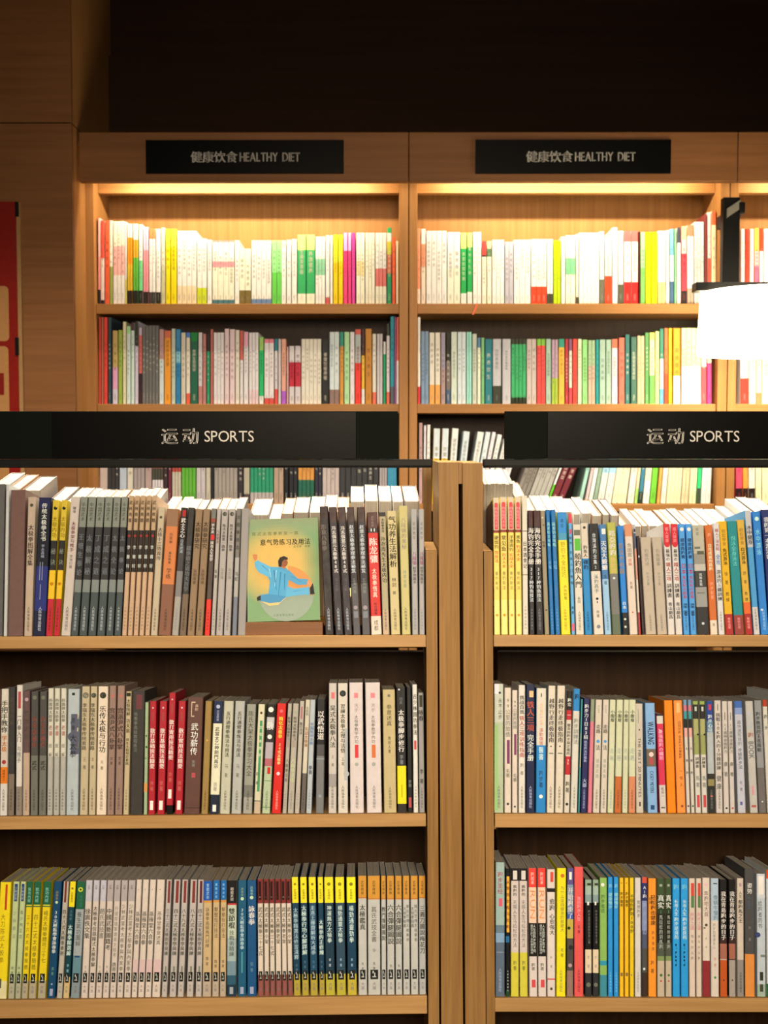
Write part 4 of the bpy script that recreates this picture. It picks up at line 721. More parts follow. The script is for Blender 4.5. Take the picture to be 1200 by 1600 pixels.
R3 = '''
156 168 662 c0a58c|beige book at the far end of the third shelf
168.5 186 662 3*3a332e
187 198 662 b0b0a8|pale blue-grey book
199 208 664 cb9
209 226 664 3*9c8a78
227 237 664 a98b78|
238 255 664 4*b54 .55 443 .7 cba
256 262 664 3a2a28
263 268 664 6a2a30
269 283 664 3*a43 .6 ba8
284 306 664 4*5f9e30
307 321 664 2*ba9
322 329 664 ba8
330 334 664 222
335 371 664 6*9a8a74
372 380 664 322a2a
381 390 664 a97 .88 433
391 427 664 6*2c8558 .86 a98
428 443 668 2*a88a6a
444 451 664 181818
452 465 664 2*222
466 491 664 4*c9853a .7 1f5a40
492 503 664 2*2c2a30
504 530 664 4*b59f8a
531 592 664 7*33312c
593 605 664 3*a98
605.5 620 664 3a8894
654.5 660 661 b08a78
661.5 665 665 dcc
666 671 664 eee
675 685 670 ccc .4 e8b020|white book with yellow foot, upright
687 697 670 ccc .4 e8b020|white book with yellow foot, slightly leaning
699 709 670 ddd|white book tipped against its neighbour
712 722 675 ccc|white book just before the gap
728 738 676 ddd|white book leaning after the gap
739 747 676 ccc
748 754 676 ecc
755 762 680 ddc
763 771 688 fed
775 785 686 ddd .4 dcc|leaning white book with red print
801 822 690 3*7f725f
823 853 690 4*a29780
854 858 690 c86 .4 ddc .7 5a2
859 869 697 6a2528|maroon book leaning, first of the pair
870 880 700 6a2528|maroon book leaning, second of the pair
903.5 909.5 680 9b9|grey-green book leaning past the dark gap
913 918 670 ca9
919 925 670 ddb
926 932 670 897
933 943 670 9bc .6 dca
944 955 670 9bc .6 dca
956 978 668 3*dc9
980 990 668 dca
991 996 668 db8 .8 9b5
997 1003 668 3a7078 .85 232
1004 1014 668 ec9 .7 edc
1015 1024 668 6cb030|grass-green leaning book
1026 1031 668 e94
1032 1040 668 dca
1041 1063 668 4*ed9
1064 1075 668 2*db8
1076 1087 668 2*ed9
1088 1094 668 3b6 .8 443
1095 1110 668 2*ddb
1150 1160 668 e45 .8 211|red book with black foot band
1161 1169 668 f83 .8 211|orange book with black foot band
1170 1180 668 dca .8 211
1181 1190 668 ed9
1191 1202 668 ed9
'''
# books of the far side of the low bookcase: x0 x1 y (where the top page edges meet the fore-edges) | label
REAR_L = '''
-12 11 760|white-paged hardback at the far left corner, dark covers
13 34 764|pale pink-edged thick book behind the dark hardbacks
36 64 765|thickest white page block behind the brown wrapped book
76 100 783|white page block behind the navy book
103 124 786|white page block with its right side showing
126 188 787 5*
190 246 787 5*
252 268 802
273 288 803
289 303 803
304 317 803
319 336 803|page block in grey open covers
337 350 803
351 363 803
364 378 803
390 420 803|broad white page block behind the displayed cover
421 438 812
441 458 803
459 482 800
484 506 800
508 526 800
527 546 800
548 569 783|thick white page block, first of the five in a row
571 591 783|thick white page block, second of the five in a row
593 612 783|thick white page block, third of the five in a row
614 630 783|thick white page block, fourth of the five in a row
632 656 783|thick white page block, last of the five by the upright
'''
REAR_R = '''
756 802 756 8*
804 821 776 3*
824 838 800
840 856 800
858 872 800
874 893 800
896 907 802|white block with grey fore-edge, narrow
909 923 802|white block with grey fore-edge behind the boating books
925 940 805|cream page block with grey fore-edge
942 952 805
954 968 805|rounded white block at the end of the tall run
970 982 822
990 1002 822
1003 1012 822
1014 1040 822 2*
1044 1064 821 2*
1066 1082 821 2*
1084 1106 821 2*
1108 1126 821
1128 1144 820
1146 1160 815
1163 1180 803
1182 1198 803 
1200 1220 803
'''

# ------------------------------------------------------------------ frames of the shelves
T_A, T_B, T_C, T_R = math.radians(10), math.radians(8), math.radians(9), math.radians(-10)
YAW_L = math.radians(1.5)
def frame(x, y, yaw, tilt, Y=D1): return Frame(px(x, y, Y), yaw, tilt)
F_AL, F_AR = frame(665, 992, YAW_L, T_A), frame(771, 992, 0, T_A)
F_BL, F_BR = frame(665, 1270, YAW_L, T_B), frame(774, 1270.5, 0, T_B)
F_CL, F_CR = frame(668, 1554, YAW_L, T_C), frame(774, 1557.5, 0, T_C)
R_Y = D1 + 0.245
F_RL = Frame(F_AL.p + Vector((0, 0.245, 0)), YAW_L, T_R)
F_RR = Frame(F_AR.p + Vector((0, 0.245, 0)), 0, T_R)
F_1 = frame(600, 475.5, 0, 0, D2 + .03); F_2 = frame(600, 631.5, 0, 0, D2 + .03); F_3 = frame(600, 787, 0, 0, D2 + .03)

def interp(tab, x):
    if x <= tab[0][0]: return tab[0][1]
    for (a, b), (c, d) in zip(tab, tab[1:]):
        if x <= c: return b + (d - b) * (x - a) / (c - a)
    return tab[-1][1]
WHITE_FRONT = tuple(lin(v / 255) for v in (248, 232, 212))
WHITE_BACK2 = tuple(lin(v / 255) for v in (245, 228, 198))
def ink(s, white):
    return tuple(min(0.85, c / w) * 0.88 + 0.002 for c, w in zip(hexc(s), white))
def parse_bands(s, white):
    t = s.split(); cols = [ink(t[0], white)]; cuts = [0.0]
    for f, c in zip(t[1::2], t[2::2]): cuts.append(float(f)); cols.append(ink(c, white))
    return cuts + [1.0], cols
POOL = '健康饮食养生茶营养餐'
def book_mesh(mb, w, h, d, cuts, cols, M=None, spine=None):
    """the cover of a paperback: spine with its bands (in its own collector if one is given), two boards; open at the page edges"""
    th = min(0.0007, w * 0.12); ch = min(0.0012, w * .16)
    T = (lambda p: M @ Vector(p)) if M is not None else (lambda p: p)
    sb = mb if spine is None else spine
    main = max(range(len(cols)), key=lambda i: cuts[i + 1] - cuts[i])
    prof = [(0, ch), (ch, 0), (w - ch, 0), (w, ch)]
    for i, c in enumerate(cols):
        z1, z0 = h * (1 - cuts[i]), h * (1 - cuts[i + 1])
        for (xa, ya), (xb, yb) in zip(prof, prof[1:]):
            sb.quad([T(p) for p in ((xa, ya, z0), (xb, yb, z0), (xb, yb, z1), (xa, ya, z1))], c)
    c = cols[main]
    for x0, x1 in ((0, th), (w - th, w)):
        P = [(x0, ch, 0), (x1, ch, 0), (x1, d, 0), (x0, d, 0), (x0, ch, h), (x1, ch, h), (x1, d, h), (x0, d, h)]
        for q in ((1, 2, 6, 5), (2, 3, 7, 6), (3, 0, 4, 7), (4, 5, 6, 7), (3, 2, 1, 0)):
            mb.quad([T(P[k]) for k in q], c)
    mb.quad([T(p) for p in ((th, ch + .0001, 0), (th, ch + .0001, h), (w - th, ch + .0001, h), (w - th, ch + .0001, 0))], c)
    for z in (0, h): sb.quad([T(p) for p in ((0, ch, z), (ch, 0, z), (w - ch, 0, z), (w, ch, z))], c)
    return th
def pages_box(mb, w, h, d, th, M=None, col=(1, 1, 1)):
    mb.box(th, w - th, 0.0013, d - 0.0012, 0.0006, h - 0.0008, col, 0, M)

def vert_text(mb, s, w, h, col, t0, t1, xo=0.5, k=0.85, bold=0):
    n = len(s); step = (t1 - t0) * h / n
    sz = min(w * 0.92 * k, step * 1.0)
    sx = min(w * 0.9 * k, sz * 1.0)
    for i, c in enumerate(s):
        if c == ' ': continue
        put(mb, c, w * xo, h - (t0 * h + step * (i + .5)), sx, min(step * .98, sz * 1.25) if ord(c) > 0x2e80 else sz, -0.00035, col, bold)
def pen(s, white):
    """ink of the lettering: dark inks print deeper than their blurred tone in the photograph, light ones paler"""
    c = ink(s, white); l = sum(c) / 3
    k = 0.5 if l < .16 else 0.72 if l < .36 else 1.12
    return tuple(min(.85, q * k) for q in c)
def printing(mb, spec, w, h, white):
    for it in [x for x in spec.split(';') if x]:
        f = it.split(',')
        if f[0] == '#':
            c = ink(f[1], white); t0, t1, x0, x1 = map(float, f[2:6])
            mb.quad([(w * x0, -.00018, h * (1 - t1)), (w * x1, -.00018, h * (1 - t1)), (w * x1, -.00018, h * (1 - t0)), (w * x0, -.00018, h * (1 - t0))], c)
        elif f[0] == 'o':
            r = float(f[4]) * w; mb.disk(w * float(f[3]), h * (1 - float(f[2])), r, r, -.00025, ink(f[1], white))
        elif f[0] == 'd':
            x0, x1 = (.18, .82); y = -.0002
            for a, b, e, g, c, yy in ((.79, .87, x0, x1, '191613', y), (.80, .82, .36, .46, 'bba', y - .0001), (.815, .853, .5, .58, 'bba', y - .0001), (.845, .853, .34, .66, 'bba', y - .0001)):
                mb.quad([(w * e, yy, h * (1 - b)), (w * g, yy, h * (1 - b)), (w * g, yy, h * (1 - a)), (w * e, yy, h * (1 - a))], ink(c, white))
            vert_text(mb, '大展', w, h, pen('877', white), .89, .96, .5, .5)
        elif f[0][0] == 'p' and len(f) == 1:
            vert_text(mb, '人民体育出版社', w, h, pen(f[0][1:], white), .79, .965, .5, .42)
        elif f[0].startswith('R:'):
            s = f[0][2:]; c = pen(f[1], white); t0, t1 = float(f[2]) * h, float(f[3]) * h
            xo = float(f[4]) if len(f) > 4 else .5; k = float(f[5]) if len(f) > 5 else .8
            wd = [0.3 if q == ' ' else max(v[0] for v in GL[(q, 1)][0]) - min(v[0] for v in GL[(q, 1)][0]) + .08 for q in s]
            sc = (t1 - t0) / sum(wd); z = h - t0; sx = min(w * k * .95, sc * 2.6)
            for q, a in zip(s, wd):
                if q != ' ':
                    vs, fs = GL[(q, 1)]; mx = (min(v[0] for v in vs) + max(v[0] for v in vs)) / 2; n = len(mb.v)
                    for p, r in vs: mb.v.append((w * xo + (r - .35) * sx, -.00035, z - a * sc / 2 - (p - mx) * sc))
                    for g in fs: mb.f.append(tuple(n + i for i in g)); mb.c.append(c); mb.m.append(0)
                z -= a * sc
        else:
            c = pen(f[1], white); k = float(f[5]) if len(f) > 5 else .85
            vert_text(mb, f[0], w, h, c, float(f[2]), float(f[3]), float(f[4]) if len(f) > 4 else .5, k, 1 if k >= .8 else 0)
def place(fr, x0, x1, yt, lean, gap=0.0006, ymin=None):
    """the book that stands between columns x0 and x1: its matrix in the room, width, height"""
    s0, s1 = fr.s_at(x0), fr.s_at(x1); w = s1 - s0
    st, t = fr.hit((x0 + x1) / 2 + lean, yt)
    sl = (st - (s0 + s1) / 2)
    a = math.atan2(sl, t); h = math.hypot(sl, t)
    w -= gap * 2
    return fr.mat(s0 + gap, 0, 0.0006 + (w * math.sin(a) if a > 0 else 0)) @ Matrix.Rotation(a, 4, 'Y'), w * math.cos(a), h
ORD = ('first', 'second', 'third', 'fourth', 'fifth', 'sixth', 'seventh', 'eighth', 'ninth', 'tenth')
NUM = ('', 'one', 'two', 'three', 'four', 'five', 'six', 'seven', 'eight', 'nine', 'ten')
def labels(descs, where):
    out = []
    for i, d in enumerate(descs):
        n = descs.count(d)
        if n == 1: out.append(f'{d}, {where}')
        else: out.append(f'{d}, {ORD[descs[:i].count(d)]} of {NUM[n]} from left, {where}')
    return out
def front_row(text, lean, fr, where, group):
    rows = [l.split('|') for l in text.strip().split('\n')]
    lab = labels([r[3] for r in rows], where)
    for r, lb in zip(rows, lab):
        x0, x1, yt = map(float, r[0].split())
        M, w, h = place(fr, x0, x1, yt, interp(lean, (x0 + x1) / 2))
        d = random.uniform(0.132, 0.148)
        cuts, cols = parse_bands(r[1], WHITE_FRONT)
        if 'raised on' in lb:
            M = M @ Matrix.Translation((0, 0, 0.0165)); h -= 0.0165
        mb, sp = MB(), MB(); th = book_mesh(mb, w, h, d, cuts, cols, None, sp)
        if r[2]:
            n = len(sp.f); printing(sp, r[2], w, h, WHITE_FRONT); sp.m[n:] = [1] * (len(sp.f) - n)
        o = mb.build('book', INK, None, M); tag(o, lb, 'book', group)
        sp.build('spine', [INK, LETTER], o)
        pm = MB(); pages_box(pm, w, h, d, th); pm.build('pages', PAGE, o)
make_glyphs(set(c for c in AL + AR + BL + BR + CL + CR_ROW + POOL + '运动健康饮食大展人民体育出版社陈式新架一路意气势练习及用法安在峰编著SPORTSHEALTHYDIET0123456789RUNABCGIKLMOWYEr' if c not in ' \n|;,#'))

# ------------------------------------------------------------------ the room
def slab(name, x0, x1, y0, y1, z0, z1, m):
    b = MB(); b.box(x0, x1, y0, y1, z0, z1); o = b.build(name, m); o['kind'] = 'structure'; return o
YW = 3.96
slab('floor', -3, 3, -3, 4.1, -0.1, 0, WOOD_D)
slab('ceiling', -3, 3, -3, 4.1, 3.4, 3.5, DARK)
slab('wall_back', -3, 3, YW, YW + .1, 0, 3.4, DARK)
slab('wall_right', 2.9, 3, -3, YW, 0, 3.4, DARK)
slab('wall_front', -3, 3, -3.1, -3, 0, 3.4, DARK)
HTOP = px(600, 206, 3.51).z; HBOT = px(600, 284, 3.51).z
zf = px(600, 88, 3.93).z
slab('trim_1', px(122, 100, 3.93).x, 2.9, 3.925, YW, HTOP + .01, zf, DARK)
# the panelled pillar beside the wall bookcase
YP = 3.455
wl = MB(); xr = px(113, 300, YP).x
wl.box(-3, xr - .02, YP + .02, YW, 0, 3.4); wl = wl.build('wall_left', WOOD_P); wl['kind'] = 'structure'
zj = px(60, 192, YP).z
for a, b in ((0.0, zj - .0015), (zj + .0015, 3.39)):
    q = MB(); q.box(-2.99, xr, YP, YP + .0195, a, b, b=.001); q.build('panel', WOOD_P, wl)
    q = MB(); q.box(xr - .0195, xr, YP + .0200, YW - .001, a, b, b=.001); q.build('panel', WOOD_BV, wl)

# ------------------------------------------------------------------ poster on the pillar
YQ = YP - .004
def pxbox(mb, x0, x1, y0, y1, Y0, Y1, col=(1, 1, 1), mi=0, b=0.0):
    a, c = px(x0, y1, Y0), px(x1, y0, Y0)
    mb.box(a.x, c.x, Y0, Y1, px((x0 + x1) / 2, y1, Y0).z, px((x0 + x1) / 2, y0, Y0).z, col, mi, None, b)
po = empty('poster_board', px(-20, 760, YP - .002), 'red poster board with cream rounded panels on the wood pillar', 'poster')
def child(mb, name, m, parent):
    o = mb.build(name, m, parent); o.matrix_parent_inverse = Matrix.Translation(-Vector(parent.location)); return o
b = MB(); pxbox(b, -80, 31, 316, 775, YQ - .006, YQ + .003, hexc('8f6f48')); child(b, 'backing_board', INK, po)
b = MB(); pxbox(b, -80, 24.5, 315, 775, YQ - .0085, YQ - .0062, hexc('74140c')); child(b, 'printed_sheet', INK, po)
for y0, y1 in ((447, 533), (541, 650), (658, 752)):
    b = MB(); pts = []
    A, Bc = px(-60, y1, YQ - .0088), px(13, y0, YQ - .0088); r = .012
    for cx, cz, a0 in ((Bc.x - r, A.z + r, -90), (Bc.x - r, Bc.z - r, 0), (A.x + r, Bc.z - r, 90), (A.x + r, A.z + r, 180)):
        for k in range(5):
            t = math.radians(a0 + k * 22.5); pts.append((cx + r * math.cos(t), YQ - .0088, cz + r * math.sin(t)))
    b.quad(pts, hexc('9a7044'))
    if y0 == 541:
        a, c = px(-20, 617, YQ - .009), px(6, 583, YQ - .009)
        b.quad([(a.x, YQ - .009, a.z), (c.x, YQ - .009, a.z), (c.x, YQ - .009, c.z), (a.x, YQ - .009, c.z)], hexc('6c160e'))
    child(b, 'cream_panel', INK, po)
for y0, y1 in ((315, 338), (527, 555)):
    b = MB(); pxbox(b, 23.5, 28.5, y0, y1, YQ - .012, YQ + .003, b=.001); child(b, 'clip', BLACK_M, po)

# ------------------------------------------------------------------ the wall bookcase: three bays with lit headers
D3 = D2 + .20
def xat(x, Y=D2, y=450): return px(x, y, Y).x
bays = ((123, 638.2, 134, 147.8, 624, 637.8, 'left bay of the wall bookcase beside the pillar, light wood'),
        (638.9, 1152.8, 639.4, 652, 1123.5, 1138, 'middle bay of the wall bookcase, its top shelf brightly lit'),
        (1153.5, 1668, 1139.5, 1152.5, 1626, 1640, 'right bay of the wall bookcase, mostly behind the lamp'))
for k, (h0, h1, a0, a1, b0, b1, lb) in enumerate(bays):
    xa0, xa1, xb0, xb1 = xat(a0), xat(a1), xat(b0), xat(b1)
    bc = empty('bookcase', ((xa0 + xb1) / 2, D2, 0), lb, 'bookcase', 'bays of the wall bookcase')
    b = MB(); b.box(px(h0, 240, 3.51).x, px(h1, 240, 3.51).x, 3.51, 3.535, HBOT, HTOP, b=.003); child(b, 'header_panel', WOOD_P, bc)
    b = MB(); b.box(xa0, xb1, 3.536, D3 - .001, HTOP - .03, HTOP - .004); child(b, 'top_board', WOOD_P, bc)
    for p, q in ((xa0, xa1), (xb0, xb1)):
        b = MB(); b.box(p, q, D2, D3 - .001, 0.002, HTOP - .031, b=.0015); child(b, 'upright', WOOD_BV, bc)
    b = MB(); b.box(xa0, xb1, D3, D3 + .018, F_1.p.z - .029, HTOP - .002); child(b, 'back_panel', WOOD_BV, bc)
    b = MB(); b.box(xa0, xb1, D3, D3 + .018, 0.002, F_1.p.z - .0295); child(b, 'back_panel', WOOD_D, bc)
    zb = px(400, 302, 3.66).z
    b = MB(); b.box(xa1 + .0005, xb0 - .0005, 3.66, 3.69, zb, HTOP - .031, b=.001); child(b, 'light_baffle', WOOD_B, bc)
    # the strip lamp behind the header
    zl = HBOT + .042
    b = MB(); b.box(xa1 + .02, xb0 - .02, 3.5355, 3.543, zl - .006, zl + .006); child(b, 'strip_lamp', mat('strip_lamp_glow', .5, (1, 1, 1), emit=(1, .8, .5), es=3), bc)
    area('strip_light', ((xa1 + xb0) / 2, 3.546, zl), ((xa1 + xb0) / 2, 3.80, zl - .26), (xb0 - xa1) * .82, .012, LED_POWER, LED_COL, 170)
    for z, th in ((F_1.p.z, .030), (F_2.p.z, .028), (F_3.p.z, .022), (.98, .028), (.65, .028), (.3, .028)):
        b = MB(); b.box(xa1 + .0005, xb0 - .0005, D2 + .012, D3 - .001, z - th, z, b=.0015); child(b, 'shelf_board', WOOD_B, bc)
# header signs
def sign_text(b, parts, zc, Y, col):
    for s, x, size, narrow, bold in parts:
        u = Y / F
        line_text(b, s, px(x, 245, Y).x, zc, size * u, Y, col, bold, .07, narrow)
SIGN_WHITE = mat('sign_lettering_white', .6, (0.55, 0.53, 0.49))
for x0, x1, y0, y1, tx, lx, lb in ((228, 537, 218.5, 271, 298, 374, 'left black header sign reading HEALTHY DIET in white'), (743, 1049, 218, 271, 822, 898, 'right black header sign reading HEALTHY DIET in white')):
    Y = 3.503
    sg = empty('section_sign', px((x0 + x1) / 2, y1, 3.506), lb, 'sign', 'black signs on the wall case header')
    b = MB(); pxbox(b, x0, x1, y0, y1, Y, 3.5095, b=.001); child(b, 'sign_plate', BLACK, sg)
    b = MB(); sign_text(b, (('健康饮食', tx, 18, 1, 1), ('HEALTHY DIET', lx, 19.5, .67, 1)), px(600, (y0 + y1) / 2 + .5, Y).z, Y - .0006, hexc('b0aca4'))
    child(b, 'lettering', SIGN_WHITE, sg)

# ------------------------------------------------------------------ the low double-sided bookcase in front
def leaning(mb, xt0, xt1, yt, xb0, xb1, yb, Y0, Y1, z0=0.002):
    """an upright whose front edges run through two pixel rows"""
    zt = px(700, yt, Y0).z; P = []
    for z in (z0, zt):
        r = []
        for t, bt in ((xt0, xb0), (xt1, xb1)):
            A, Bq = px(t, yt, Y0), px(bt, yb, Y0); k = (z - Bq.z) / (A.z - Bq.z); r.append(Bq.x + (A.x - Bq.x) * k)
        P += [(r[0], Y0, z), (r[1], Y0, z), (r[1], Y1, z), (r[0], Y1, z)]
    for q in ((0, 1, 5, 4), (1, 2, 6, 5), (2, 3, 7, 6), (3, 0, 4, 7), (4, 5, 6, 7), (3, 2, 1, 0)): mb.quad([P[i] for i in q])
def board(parent, fr, x0, x1, th, n0=-.007, n1=.225, name='shelf_board', m=None):
    b = MB(); s0, s1 = fr.s_at(x0), fr.s_at(x1)
    b.box(s0, s1, n0, n1, -th, 0, M=fr.mat(), b=.0015)
    return child(b, name, m or WOOD_S, parent)
bl = empty('bookcase', (px(300, 1500, D1).x, D1 + .1, 0), 'low double-sided wooden bookcase holding the martial arts books', 'bookcase')
br = empty('bookcase', (px(1000, 1500, D1).x, D1 + .1, 0), 'low double-sided wooden bookcase holding the fishing and running books', 'bookcase')
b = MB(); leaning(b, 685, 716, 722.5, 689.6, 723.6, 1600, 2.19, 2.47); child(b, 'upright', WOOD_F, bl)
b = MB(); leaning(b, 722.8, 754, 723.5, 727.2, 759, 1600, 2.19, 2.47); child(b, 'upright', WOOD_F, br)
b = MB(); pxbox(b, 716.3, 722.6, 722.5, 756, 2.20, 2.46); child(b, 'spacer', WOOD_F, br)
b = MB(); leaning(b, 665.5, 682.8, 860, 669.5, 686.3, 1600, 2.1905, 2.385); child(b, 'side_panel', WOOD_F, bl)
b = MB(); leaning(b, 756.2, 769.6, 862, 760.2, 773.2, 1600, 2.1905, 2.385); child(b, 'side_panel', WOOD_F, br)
b = MB(); leaning(b, 662, 674, 727, 664, 676, 1500, 2.60, 2.66); child(b, 'upright', WOOD_F, bl)
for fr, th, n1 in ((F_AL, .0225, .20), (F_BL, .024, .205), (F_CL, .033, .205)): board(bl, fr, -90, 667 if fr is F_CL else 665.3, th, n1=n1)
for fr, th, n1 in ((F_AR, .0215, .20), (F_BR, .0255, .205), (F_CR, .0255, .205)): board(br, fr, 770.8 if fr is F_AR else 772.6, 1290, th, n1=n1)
board(bl, F_RL, -90, 650, .02, n0=.0, n1=.2, name='rear_shelf_board'); board(br, F_RR, 745, 1290, .02, n0=.0, n1=.2, name='rear_shelf_board')
for p, xs in ((bl, (-90, 664)), (br, (777, 1290))):
    b = MB(); a, c = px(xs[0], 1300, 2.42).x, px(xs[1], 1300, 2.42).x
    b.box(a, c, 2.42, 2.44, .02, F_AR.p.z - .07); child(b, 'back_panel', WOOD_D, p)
    b = MB(); b.box(a, c, 2.20, 2.41, .05, .075); child(b, 'bottom_board', WOOD_S, p)
for x0, x1, p in ((-108, -90.5, bl), (1290.5, 1308, br)):
    b = MB(); pxbox(b, x0, x1, 860, 1900, 2.1905, 2.46); child(b, 'side_panel', WOOD_F, p)

# the rail and the signs that stand on it
for x0, x1, lb in ((-160, 675.5, 'dark grey metal rail over the martial arts books, ending at the upright'), (755, 1420, 'dark grey metal rail over the fishing books, starting at the upright')):
    rl = empty('sign_rail', px((x0 + x1) / 2, 729, 2.215), lb, 'rail')
    b = MB(); pxbox(b, x0, x1, 717.5, 729, 2.215, 2.237, b=.002); child(b, 'rail_bar', RAIL, rl)
    b = MB(); pxbox(b, x0, x1, 728.9, 731, 2.222, 2.228); child(b, 'rail_lip', BLACK_M, rl)
SIGN_EDGE = mat('sign_backing', .55, (0.0035, 0.005, 0.0035), spec=.03)
for x0, x1, p0, p1, dx, lb in ((-40, 622, 82, 556.5, 0, 'left large black sign reading SPORTS above the martial arts books'), (788, 1392, 855, 1325, 768.5, 'right large black sign reading SPORTS above the fishing books')):
    sg = empty('section_sign', px((x0 + x1) / 2, 717.4, 2.226), lb, 'sign', 'large black signs on the rail')
    b = MB(); pxbox(b, x0, x1, 642.5, 717.2, 2.222, 2.230, b=.0012); child(b, 'backing_board', SIGN_EDGE, sg)
    b = MB(); pxbox(b, p0, p1, 643.5, 717.0, 2.218, 2.2215, b=.0006); child(b, 'front_plate', BLACK, sg)
    b = MB(); zc = px(600, 681.5, 2.2172).z
    sign_text(b, (('运', 247 + dx, 27, 1, 1), ('动', 280 + dx, 27, 1, 1), ('SPORTS', 315 + dx, 24.5, .93, 0)), zc, 2.2172, (1, 1, 1))
    child(b, 'lettering', SIGN_WHITE, sg)

# ------------------------------------------------------------------ the drum lamp on the wall bookcase
YL = 3.2
lp = empty('lamp', px(1143, 450, YL), 'glowing drum lamp under a black bracket at the right edge', 'lamp')
b = MB(); pxbox(b, 1128, 1157, 308, 478, 3.475, 3.505, b=.002); child(b, 'bracket_bar', BLACK_M, lp)
b = MB(); pxbox(b, 1155, 1165, 315, 334, 3.465, 3.508, b=.004); child(b, 'clamp_knob', BLACK_M, lp)
b = MB(); A = px(1136, 333, 3.468); Bq = px(1157, 319, 3.468); dz = .013
b.quad([(A.x, 3.468, A.z - dz), (Bq.x, 3.468, Bq.z - dz), (Bq.x, 3.468, Bq.z + dz), (A.x, 3.468, A.z + dz)])
b.quad([(A.x, 3.475, A.z - dz), (A.x, 3.468, A.z - dz), (A.x, 3.468, A.z + dz), (A.x, 3.475, A.z + dz)]); child(b, 'clamp_strap', GREY_M, lp)
b = MB(); pxbox(b, 1134, 1151, 330, 350, 3.5055, 3.5995); child(b, 'wall_mount', BLACK_M, lp)
A = px(1142, 471, 3.50)
b = MB(); b.box(A.x - .008, A.x + .008, 3.20, 3.4745, A.z - .007, A.z + .007); child(b, 'arm', BLACK_M, lp)
b = MB(); pxbox(b, 1088, 1290, 440.5, 454, 3.175, 3.225, b=.002); child(b, 'shade_carrier', BLACK_M, lp)
SH = mat('lit_shade_fabric', .9, (.9, .85, .75), emit=(1.0, 0.86, 0.60), es=24)
c0, c1 = px(1203, 457, 3.205), px(1203, 553, 3.205); u = 3.205 / F
b = MB(); n = 48
for r0, r1, fl in ((104 * u, 109 * u, 1), (103 * u, 108 * u, 0)):
    k = len(b.v)
    for z, r in ((c0.z, r0), (c1.z, r1)):
        for i in range(n): b.v.append((c0.x + r * math.cos(2 * math.pi * i / n), 3.205 + r * math.sin(2 * math.pi * i / n), z))
    for i in range(n):
        j = (i + 1) % n; f = (k + i, k + n + i, k + n + j, k + j); b.f.append(f if fl else f[::-1]); b.c.append((1, 1, 1)); b.m.append(0)
sh = child(b, 'lamp_shade', SH, lp)
for p in sh.data.polygons: p.use_smooth = True
b = MB(); b.tube((c0.x, 3.205, c0.z + .02), (c0.x, 3.205, c0.z - .05), .018, .03, 20); child(b, 'bulb_holder', BLACK_M, lp)
b = MB()
for i in range(3):
    t = i * 2.0944; b.tube((c0.x, 3.205, c0.z - .004), (c0.x + 104 * u * math.cos(t), 3.205 + 104 * u * math.sin(t), c0.z - .004), .002, n=6)
child(b, 'shade_spider', BLACK_M, lp)

# ------------------------------------------------------------------ the front books
front_row(AL, AL_LEAN, F_AL, 'top left shelf', 'martial arts books on the top left shelf')
front_row(AR, AR_LEAN, F_AR, 'top right shelf', 'fishing and swimming books on the top right shelf')
front_row(BL, BL_LEAN, F_BL, 'middle left shelf', 'martial arts books on the middle left shelf')
front_row(BR, BR_LEAN, F_BR, 'middle right shelf', 'running books on the middle right shelf')
front_row(CL, CL_LEAN, F_CL, 'bottom left shelf', 'martial arts books on the bottom left shelf')
front_row(CR_ROW, CR_LEAN, F_CR, 'bottom right shelf', 'running books on the bottom right shelf')
# riser under one of the red books
s0, s1 = F_BL.s_at(259.6), F_BL.s_at(269.6)
b = MB(); b.box(.0004, s1 - s0, .003, .14, 0.0006, .0160, b=.0008); o = b.build('book_riser', BLACK_M, None, F_BL.mat(s0)); tag(o, 'small black riser block lifting one red book', 'riser')

# ------------------------------------------------------------------ the face-out book on its wooden block
s0, s1 = F_AL.s_at(381.5), F_AL.s_at(505.2); hb = .0245
b = MB(); b.box(s0 + .001, s1 - .001, .004, .075, .0004, hb, M=None, b=.0012)
o = b.build('display_block', WOOD_P, None, F_AL.mat()); tag(o, 'brown wooden block holding the displayed tai chi book', 'display block')
t0 = F_AL.hit(386.5, 972)[0]; t1 = F_AL.hit(500, 972)[0]; cw = t1 - t0; chh = F_AL.hit(440, 809)[1] - hb - .001
Mb = F_AL.mat(t0, .008, hb + .0005 + cw * 0) @ Matrix.Rotation(math.radians(-1.6), 4, 'Y') @ Matrix.Rotation(math.radians(-4), 4, 'X')
fb = MB(); fb.box(0, cw, 0, .0008, 0, chh, hexc('8aa878')); fb.box(0, .0008, .0008, .012, 0, chh, hexc('8aa878')); fb.box(0, cw, .012, .0128, 0, chh, hexc('8aa878'))
bk = fb.build('book', INK, None, Mb); tag(bk, 'face-out green tai chi book, man in blue suit on its cover', 'book')
b = MB(); b.box(.001, cw - .0006, .0009, .0118, .0006, chh - .0006); b.build('pages', PAGE, bk)
